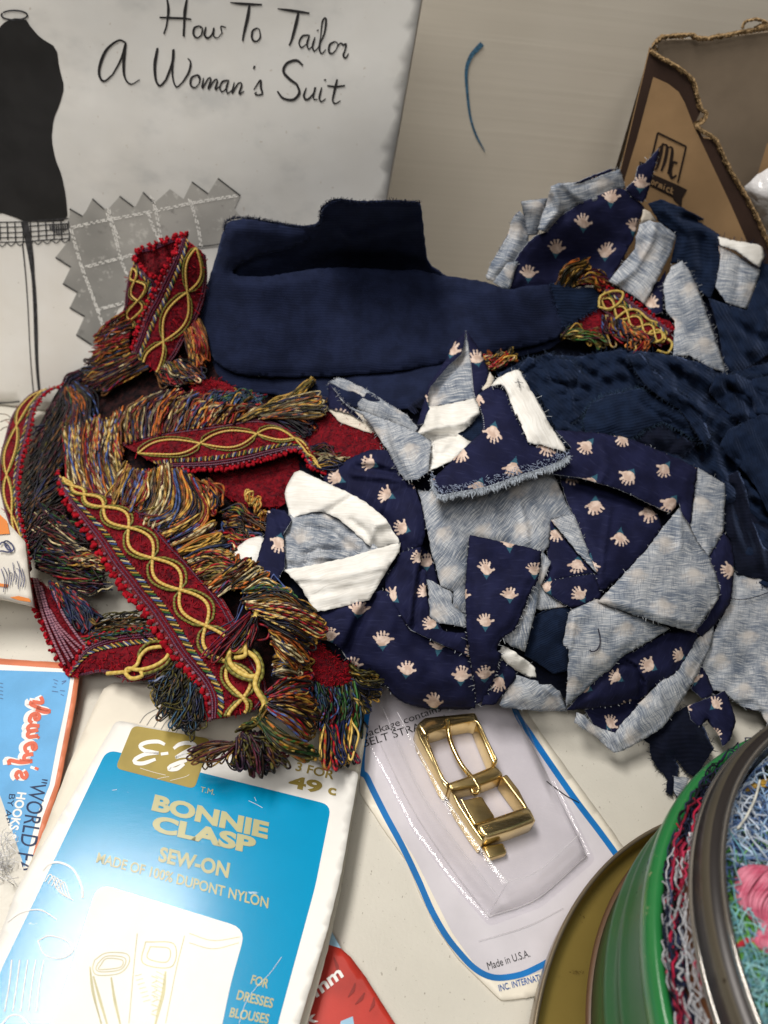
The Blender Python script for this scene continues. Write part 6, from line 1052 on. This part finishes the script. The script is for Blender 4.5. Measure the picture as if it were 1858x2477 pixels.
for r_, c1, c2, pts in ((.00085, (.50,.35,.075), (.62,.46,.13), ((860,760,5),(980,750,6),(1030,740,7),(1100,690,8),(1130,620,8),(1200,560,8),(1350,540,6))), (.00085, (.50,.35,.075), (.62,.46,.13), ((1365,575,7),(1330,640,8),(1240,700,8),(1120,730,8),(1030,720,8),(1010,760,7),(1060,800,7),(1140,780,7),(1130,740,7))), (.0007, OLI, (.2,.19,.035), ((1110,640,7),(1130,570,7),(1210,510,7),(1320,505,6))), (.0007, OLI, (.2,.19,.035), ((1380,620,6),(1330,690,7),(1240,740,7),(1130,770,7)))):
    g = Tubes(); g.add(T(catmull(np.array(W5_(*pts)), 3)), r_, c1, c2, 8, 1.3); g.build('gold_scroll_cord', THREAD, t4)
tb = Tubes()
fringe(tb, [w('2', (490,120,0),(420,300,0),(300,480,0)), w('2', (520,200,0),(440,420,0),(280,700,0)), w('2', (560,300,-1),(430,520,0),(240,900,0)), w('2', (560,500,-2),(460,700,0),(210,1050,0)), w('2', (480,800,-2),(350,900,0),(200,1150,0)), w('2', (500,1050,-2),(380,1100,0),(240,1300,0)), w('2', (560,1250,-2),(420,1300,0),(260,1500,0))], 330, DARKS+[BLK, BLK, BLK, BLK, BRN_], .00040, 6, 3)
fringe(tb, [w('2', (520,130,1),(560,220,4),(540,400,1)), w('2', (560,120,1),(640,230,4),(640,420,1)), w('2', (620,80,1),(720,180,3),(720,380,1))], 90, DARKS+[NAV, BLU, GRN, ORA], .0004, 6, 3, 7)
fringe(tb, [w('2', (300,1000,-1),(420,1120,1),(640,1280,0)), w('2', (260,1150,-1),(420,1260,1),(680,1400,0)), w('2', (260,1350,-1),(440,1420,1),(700,1520,0)), w('2', (300,1550,-1),(500,1560,1),(760,1600,0)), w('5', (560,60,-1),(700,120,0),(860,60,-1))], 240, DARKS+[BLK, BLK, CRM, RED, GRN, BLK, MAR], .00036, 7, 3)
fringe(tb, [w('2', (560,1480,2),(680,1470,4),(830,1500,2)), w('2', (540,1560,2),(660,1560,4),(820,1600,2))], 44, [CRM, BRN_, GOLDY, BLK, RED, MAR], .00038, 5, 3)
fringe(tb, [W5_((400,20,1),(460,140,2),(560,260,0)), W5_((470,60,1),(560,200,3),(640,380,0)), W5_((560,100,1),(680,230,3),(760,340,0)), W5_((640,200,1),(760,330,2),(720,480,0))], 90, [NAV, TEA, NAV, BLK, GOLDY, RED, NAV], .0005, 6, 3, 8)
fringe(tb, [W5_((780,340,0),(900,280,2),(1100,260,0)), W5_((760,400,0),(920,360,2),(1150,330,0)), W5_((800,440,0),(950,400,2),(1230,420,0))], 46, [BLK, BLK, OLI, BLK, BRN_], .0003, 7, 3)
fringe(tb, [W5_((640,470,1),(760,470,3),(880,470,1)), W5_((700,540,1),(860,430,3),(1000,390,1)), W5_((900,430,1),(1010,390,2),(1200,430,1))], 60, [NAV, GRN, OLI, BLK, TEA, RED], .0004, 6, 3)
for pts in (((0,335,2),(60,345,3),(110,400,2)), ((0,400,2),(70,380,3),(120,420,2)), ((0,470,2),(50,440,2),(110,450,2))): tb.add(T(catmull(np.array(w('2', *pts)), 3)), .00026, BRN_, BLK)
tb.build('fringe', THREAD, t4)
# -- back run at the right of the navy roll
t5 = trim('short tangled end of fringe trim poking out behind the right tip of the navy roll', (1500, 780, 0))
WT = lambda *p: w('t', *p)
fuzzpatch(t5, WT((490,1000,-4),(640,860,-3),(720,740,-2),(860,790,0),(1000,900,1),(1120,930,1),(1120,1060,0),(960,1080,-2),(700,1060,-4)), -2, 500, .8)
band(t5, WT((740,745,3),(830,780,5),(900,830,5),(970,880,5),(1040,930,5),(1110,985,4)), WT((700,850,1),(760,900,2),(820,950,3),(900,990,3),(980,1030,3),(1050,1075,2)), 2, True, True, True, 160, tone=.8)
for pts in (((700,850,7),(710,790,8),(780,760,8),(835,770,8),(820,820,8),(760,860,8),(700,850,7)), ((790,920,7),(860,870,8),(920,870,8),(980,920,8),(1030,940,7)), ((980,1010,6),(1000,985,7),(1050,985,7),(1060,1030,7),(1010,1050,6),(985,1020,6)), ((1090,1030,6),(1115,1060,6),(1090,1110,5),(1030,1095,5))): 
    g = Tubes(); g.add(T(catmull(np.array(WT(*pts)), 3)), .0007, (.36,.25,.05), (.50,.37,.10), 7, 1.3); g.build('gold_scroll_cord', THREAD, t5)
tb = Tubes()
fringe(tb, [WT((450,740,0),(500,640,4),(620,590,3)), WT((500,740,0),(560,600,5),(630,610,3)), WT((560,730,0),(590,640,4),(640,630,2))], 40, [BRN_, GOLDY, BLK, ORA, OLI, YEL], .00042, 4, 3, 7)
fringe(tb, [WT((560,730,1),(640,690,4),(700,740,2)), WT((620,680,1),(680,650,3),(740,700,1))], 30, [RED, ORA, GOLDY, MAR, BLU], .00042, 5, 3, 7)
fringe(tb, [WT((720,900,3),(720,980,5),(780,1030,2)), WT((800,920,3),(830,1020,5),(880,1010,2)), WT((880,960,3),(920,1000,5),(900,1070,2)), WT((960,1000,3),(1000,1060,4),(960,1090,2))], 80, MULTI+[RED, BLK, VIO, ORA], .00046, 6, 4, 12)
fringe(tb, [WT((480,1010,0),(560,960,3),(600,980,1)), WT((520,1020,0),(600,1010,3),(680,1040,1)), WT((600,1030,0),(660,1000,2),(760,1050,0))], 50, [GOLDY, RED, YEL, GRN, MAR, OLI], .00046, 6, 3, 8)
fringe(tb, [w('6', (1210,180,1),(1260,200,3),(1300,240,1)), w('6', (1250,260,1),(1330,240,3),(1380,210,1)), w('6', (1290,320,1),(1360,280,3),(1450,190,1))], 60, [RED, GOLDY, ORA, CRM, BLK, YEL], .00045, 6, 3, 5)
tb.build('fringe', THREAD, t5)
# ------------------------------------------------------------------ small things at the edges
pk_ = card_plane((0,1420,.030), (75,1440,.026), (0,1270,.046), .0003)
pc_ = thing('paper_packet', 'white and orange paper packet with pen scribbles at the left edge', 'packet', tuple(P(20, 1440, .002)))
card('paper_sleeve', [(-160,1240),(0,1250),(22,1268),(60,1310),(70,1400),(80,1462),(40,1452),(0,1442),(-160,1430)], pk_, plain('white_packet_paper', (.74, .70, .63), .6, .3, 0, .08, 30), pc_, .012)
k = Ink(); k.add(flat([(-160,1226),(-10,1236),(18,1262),(24,1292),(-160,1305)], pk_, .0006)); k.add(flat(w('5', (-400,30),(0,38),(70,48),(60,72),(0,62),(-400,50)), pk_, .0006)); k.add(flat(w('5', (80,150),(150,140),(236,160),(250,190),(150,175)), pk_, .0006)); k.build('orange_print', plain('orange_ink', (.72, .21, .02), .5, .4, 0, .05, 60, 0), pc_)
k = Ink(); kk = lambda *p: k.stroke(w('2', *p), 3.6, lambda x, y: pk_(x, y, .0011))
kk((30,1370),(60,1360),(100,1390),(110,1430),(70,1450),(20,1440),(0,1445)); kk((40,1375),(50,1410),(90,1440),(70,1400),(40,1375)); kk((0,1390),(20,1370),(45,1380))
for j in range(9): k.stroke([(5+j*6+rng.normal(0, 2), 1378+rng.normal(0, 9)), (12+j*6, 1395+rng.normal(0, 10)), (9+j*6, 1420+rng.normal(0, 8))], 1.8, lambda x, y: pk_(x, y, .0011))
k.build('pen_scribble', plain('pen_ink', (.03, .04, .14), .5, .4, 0, .3, 200, 0), pc_)
t = Tubes()
for _ in range(60):
    a = np.array([rng.normal(8, 18), rng.normal(2105, 26)]); d = np.array([rng.normal(14, 18), rng.normal(-22, 16)]); pts = [a, a+d*.5+rng.normal(0, 5, 2), a+d+rng.normal(0, 6, 2)]
    p3 = [NB(np.array([q[0]]), np.array([q[1]]), z)[0] for q, z in zip(pts, (.001, rng.uniform(.003, .008), rng.uniform(.003, .009)))]; t.add(catmull(p3, .0006), .00013, np.array([.85, .85, .86])*rng.uniform(.8, 1.1), sides=3)
tag(t.build('lint_tuft', MATTE), 'wisp of white lint lying on the lower part of the hook card', 'lint')
def bagmat():
    mt, nt, b, tc = newmat('milky_plastic_film', .18, .5); b.inputs['Base Color'].default_value = (.72, .72, .74, 1); b.inputs['Alpha'].default_value = .85; bump(nt, b, ntex(nt, tc.outputs['Object'], 70, 4), .7, .004); return mt
bq = w('b', (1555,790),(1590,750),(1640,712),(1700,690),(1850,700),(1850,1010),(1700,1030),(1659,1010),(1625,930),(1590,850)); q, F, d, rim = fill([(a, b, 0) for a, b in bq], 8, .3, 1)
V = bxp(-.028)(q[:, 0], q[:, 1])+XN*(.016*np.clip(d/60, 0, 1)**.6+.004*np.array([mnoise.noise(Vector((x*.03, y*.03, 4))) for x, y in q]))[:, None]
ob = mesh('plastic_bag', V, face_cam(V, F), bagmat()); tag(ob, 'crinkled milky plastic bag inside the torn cardboard box', 'plastic bag')
# ---- threads in the tins
def tangle(name, label, cat, center, rad, nn, cols, r, kink, zr, lenr=(.02, .05), parent=None, group=None, mat=None, drift=(0, 0), maxr=None):
    t = Tubes(); c = np.asarray(center, float)
    for _ in range(nn):
        a = c+np.array([rng.normal(0, rad[0]), rng.normal(0, rad[1]), rng.uniform(-zr, zr)]); d = np.array([rng.normal(drift[0], 1), rng.normal(drift[1], 1), rng.normal(0, .3)]); d /= np.linalg.norm(d); L_ = rng.uniform(*lenr)
        if maxr:
            v = a[:2]-np.array(IC); R_ = np.linalg.norm(v)
            if R_ > maxr*.97: a[:2] = np.array(IC)+v/R_*maxr*rng.uniform(.85, .97)
        pts = [a.copy()]
        for j in range(9):
            d = d+rng.normal(0, kink, 3)*np.array([1, 1, .5]); d /= np.linalg.norm(d); a = a+d*L_/9; a[2] = np.clip(a[2], c[2]-zr*1.3, c[2]+zr*1.3)
            if maxr:
                v = a[:2]-np.array(IC); R_ = np.linalg.norm(v)
                if R_ > maxr: a[:2] = np.array(IC)+v/R_*maxr
            pts.append(a.copy())
        c1 = np.array(cols[rng.integers(len(cols))])*rng.uniform(.7, 1.25); t.add(catmull(pts, .0012), r, c1, c1*.7, 4, 1)
    return tag(t.build(name, mat or MATTE), label, cat, group)
GT = 'bunches of thread in the tins'; MR = RI-.0058
LBL = [(.30,.44,.62), (.42,.55,.70), (.16,.28,.50), (.10,.18,.38), (.55,.62,.72), (.06,.10,.22)]
qz = lambda tag_, x, y, z: P(*w(tag_, (x, y))[0], z)
tangle('thread_bundle', 'fluffy pale blue bunch of thread at the top of the silver tin', 'thread', qz('q', 1490, 480, .084), (.0075, .010), 520, LBL, .00026, .35, .005, (.015, .04), group=GT, drift=(-1.0, .9), maxr=MR)
tangle('thread_bundle', 'deep blue tangle of thread under the pale blue bunch in the silver tin', 'thread', qz('q', 1440, 640, .079), (.008, .012), 500, [(.05,.10,.30), (.03,.06,.2), (.10,.2,.45), (.01,.015,.04)], .0002, .35, .004, (.015, .035), group=GT, maxr=MR)
tangle('thread_bundle', 'bright green tangle of thread at the lower right in the silver tin', 'thread', qz('q', 1560, 1270, .083), (.008, .011), 900, [(.10,.36,.05), (.16,.46,.08), (.05,.2,.03), (.22,.5,.14), (.03,.10,.02)], .00018, .5, .005, (.012, .035), group=GT, maxr=MR)
tangle('thread_bundle', 'pale turquoise tangle of thread low in the silver tin', 'thread', qz('q', 1600, 1540, .086), (.006, .008), 450, [(.20,.46,.52), (.30,.55,.58), (.12,.32,.38)], .00018, .4, .004, (.015, .035), group=GT, maxr=MR)
tangle('thread_bundle', 'dark mixed tangle of thread covering the bottom of the silver tin', 'thread', (IC[0], IC[1], .070), (.042, .042), 2000, [(.02,.03,.06), (.05,.06,.03), (.01,.01,.015), (.10,.16,.03), (.03,.02,.05), (.12,.08,.03)], .00034, .4, .006, (.02, .05), group=GT, maxr=MR)
mesh('x', [(0,0,-1),(0.001,0,-1),(0,.001,-1)], [(0,1,2)], INK) if False else None
t = Tubes()
for i in range(60):                                   # amber ribbon
    f = i/59; a = qz('q', 1510+rng.normal(0, 8), 80+28*f, .088); b = qz('q', 1659, 30+60*f, .088); t.add(catmull([a, (a+b)/2+np.array([0, 0, .0015+rng.normal(0, .0004)]), b+(b-a)*.3], .0015), .00022, np.array([.45,.27,.04])*rng.uniform(.4, 1.5), sides=4)
tag(t.build('thread_bundle', THREAD), 'shiny amber hank of thread at the top right in the silver tin', 'thread', GT)
for nm, pts in (('white', ((1600,30),(1570,150),(1510,280),(1440,380))),):
    t = Tubes(); t.add(catmull([qz('q', *p, .0915) for p in pts], .001), .00035, (.62,.62,.56), (.4,.4,.36)); tag(t.build('thread_strand', MATTE), 'single off-white thread strand crossing the pale blue bunch', 'thread')
# pink skein
t = Tubes(); c0 = qz('q', 1700, 985, .089); u_ = RT*.6-UP*.8; v_ = RT*.8+UP*.6; ax = RT*.25+UP*1.0; ax[2] = 0; ax /= np.linalg.norm(ax); sd = np.array([-ax[1], ax[0], 0])
for i in range(420):
    ph = rng.uniform(0, 2*math.pi); rr = math.sqrt(rng.uniform(.35, 1)); pts = []
    for s_ in np.linspace(-1, 1, 11):
        pinch = 1-.5*math.exp(-((s_+.45)/.25)**2); R_ = .0095*pinch*rr*(1-abs(s_)**3.5)**.5; tw = ph+s_*1.1
        pts.append(c0+ax*s_*.0122+sd*R_*math.cos(tw)+np.array([0, 0, 1])*(R_*.62*math.sin(tw)))
    for p_ in pts:
        v2 = p_[:2]-np.array(IC); R2 = np.linalg.norm(v2)
        if R2 > MR: p_[:2] = np.array(IC)+v2/R2*MR
    t.add(catmull(pts, .0012), .00028, np.array([.46,.065,.13])*rng.uniform(.6, 1.2), np.array([.60,.20,.28]), 5, 1.2)
tag(t.build('thread_skein', THREAD), 'pink twisted skein of embroidery thread in the silver tin', 'thread skein', GT)
t = Tubes(); t.add(catmull([qz('q', *p, .089) for p in ((1380,1260),(1440,1230),(1500,1190),(1560,1190))], .001), .0009, (.50,.03,.05), (.35,.02,.03), 6); tag(t.build('thread_strand', MATTE), 'short red strand lying between the pink skein and the green tangle', 'thread')
# threads stuffed between the two tins
rg = (R0-.0026+RI)/2
def gap(label, a0, a1, nn, cols, z0, z1, r=.0003):
    t = Tubes()
    for _ in range(nn):
        a = rng.uniform(a0, a1); L_ = rng.uniform(.06, .25); z = rng.uniform(z0, z1); pts = []
        rr = rng.uniform(-.0028, .0028)
        for j in range(8):
            an = a+L_*j/7; R_ = rg+np.clip(rr+rng.normal(0, .0007), -.0036, .0036); cx, cy = (TC[0]+IC[0])/2, (TC[1]+IC[1])/2; pts.append((cx+R_*math.cos(an), cy+R_*math.sin(an), z+rng.normal(0, .0008)))
        c1 = np.array(cols[rng.integers(len(cols))])*rng.uniform(.6, 1.3); t.add(catmull(pts, .0014), r*rng.uniform(.7, 1.4), c1, c1*.6, 4)
    tag(t.build('thread_bundle', MATTE), label, 'thread', GT)
gap('dark navy threads packed between the green and silver tins', 1.9, 4.6, 1300, [(.012,.018,.05), (.01,.01,.02), (.03,.04,.09), (.008,.008,.012)], .050, .080, .00026)
gap('crimson threads packed between the green and silver tins', 2.5, 4.5, 120, [(.35,.01,.04), (.45,.03,.08), (.22,.008,.03)], .074, .086, .00028)
gap('pale grey threads packed between the green and silver tins', 2.6, 4.6, 190, [(.42,.43,.46), (.55,.56,.6), (.25,.27,.32)], .074, .087, .00022)
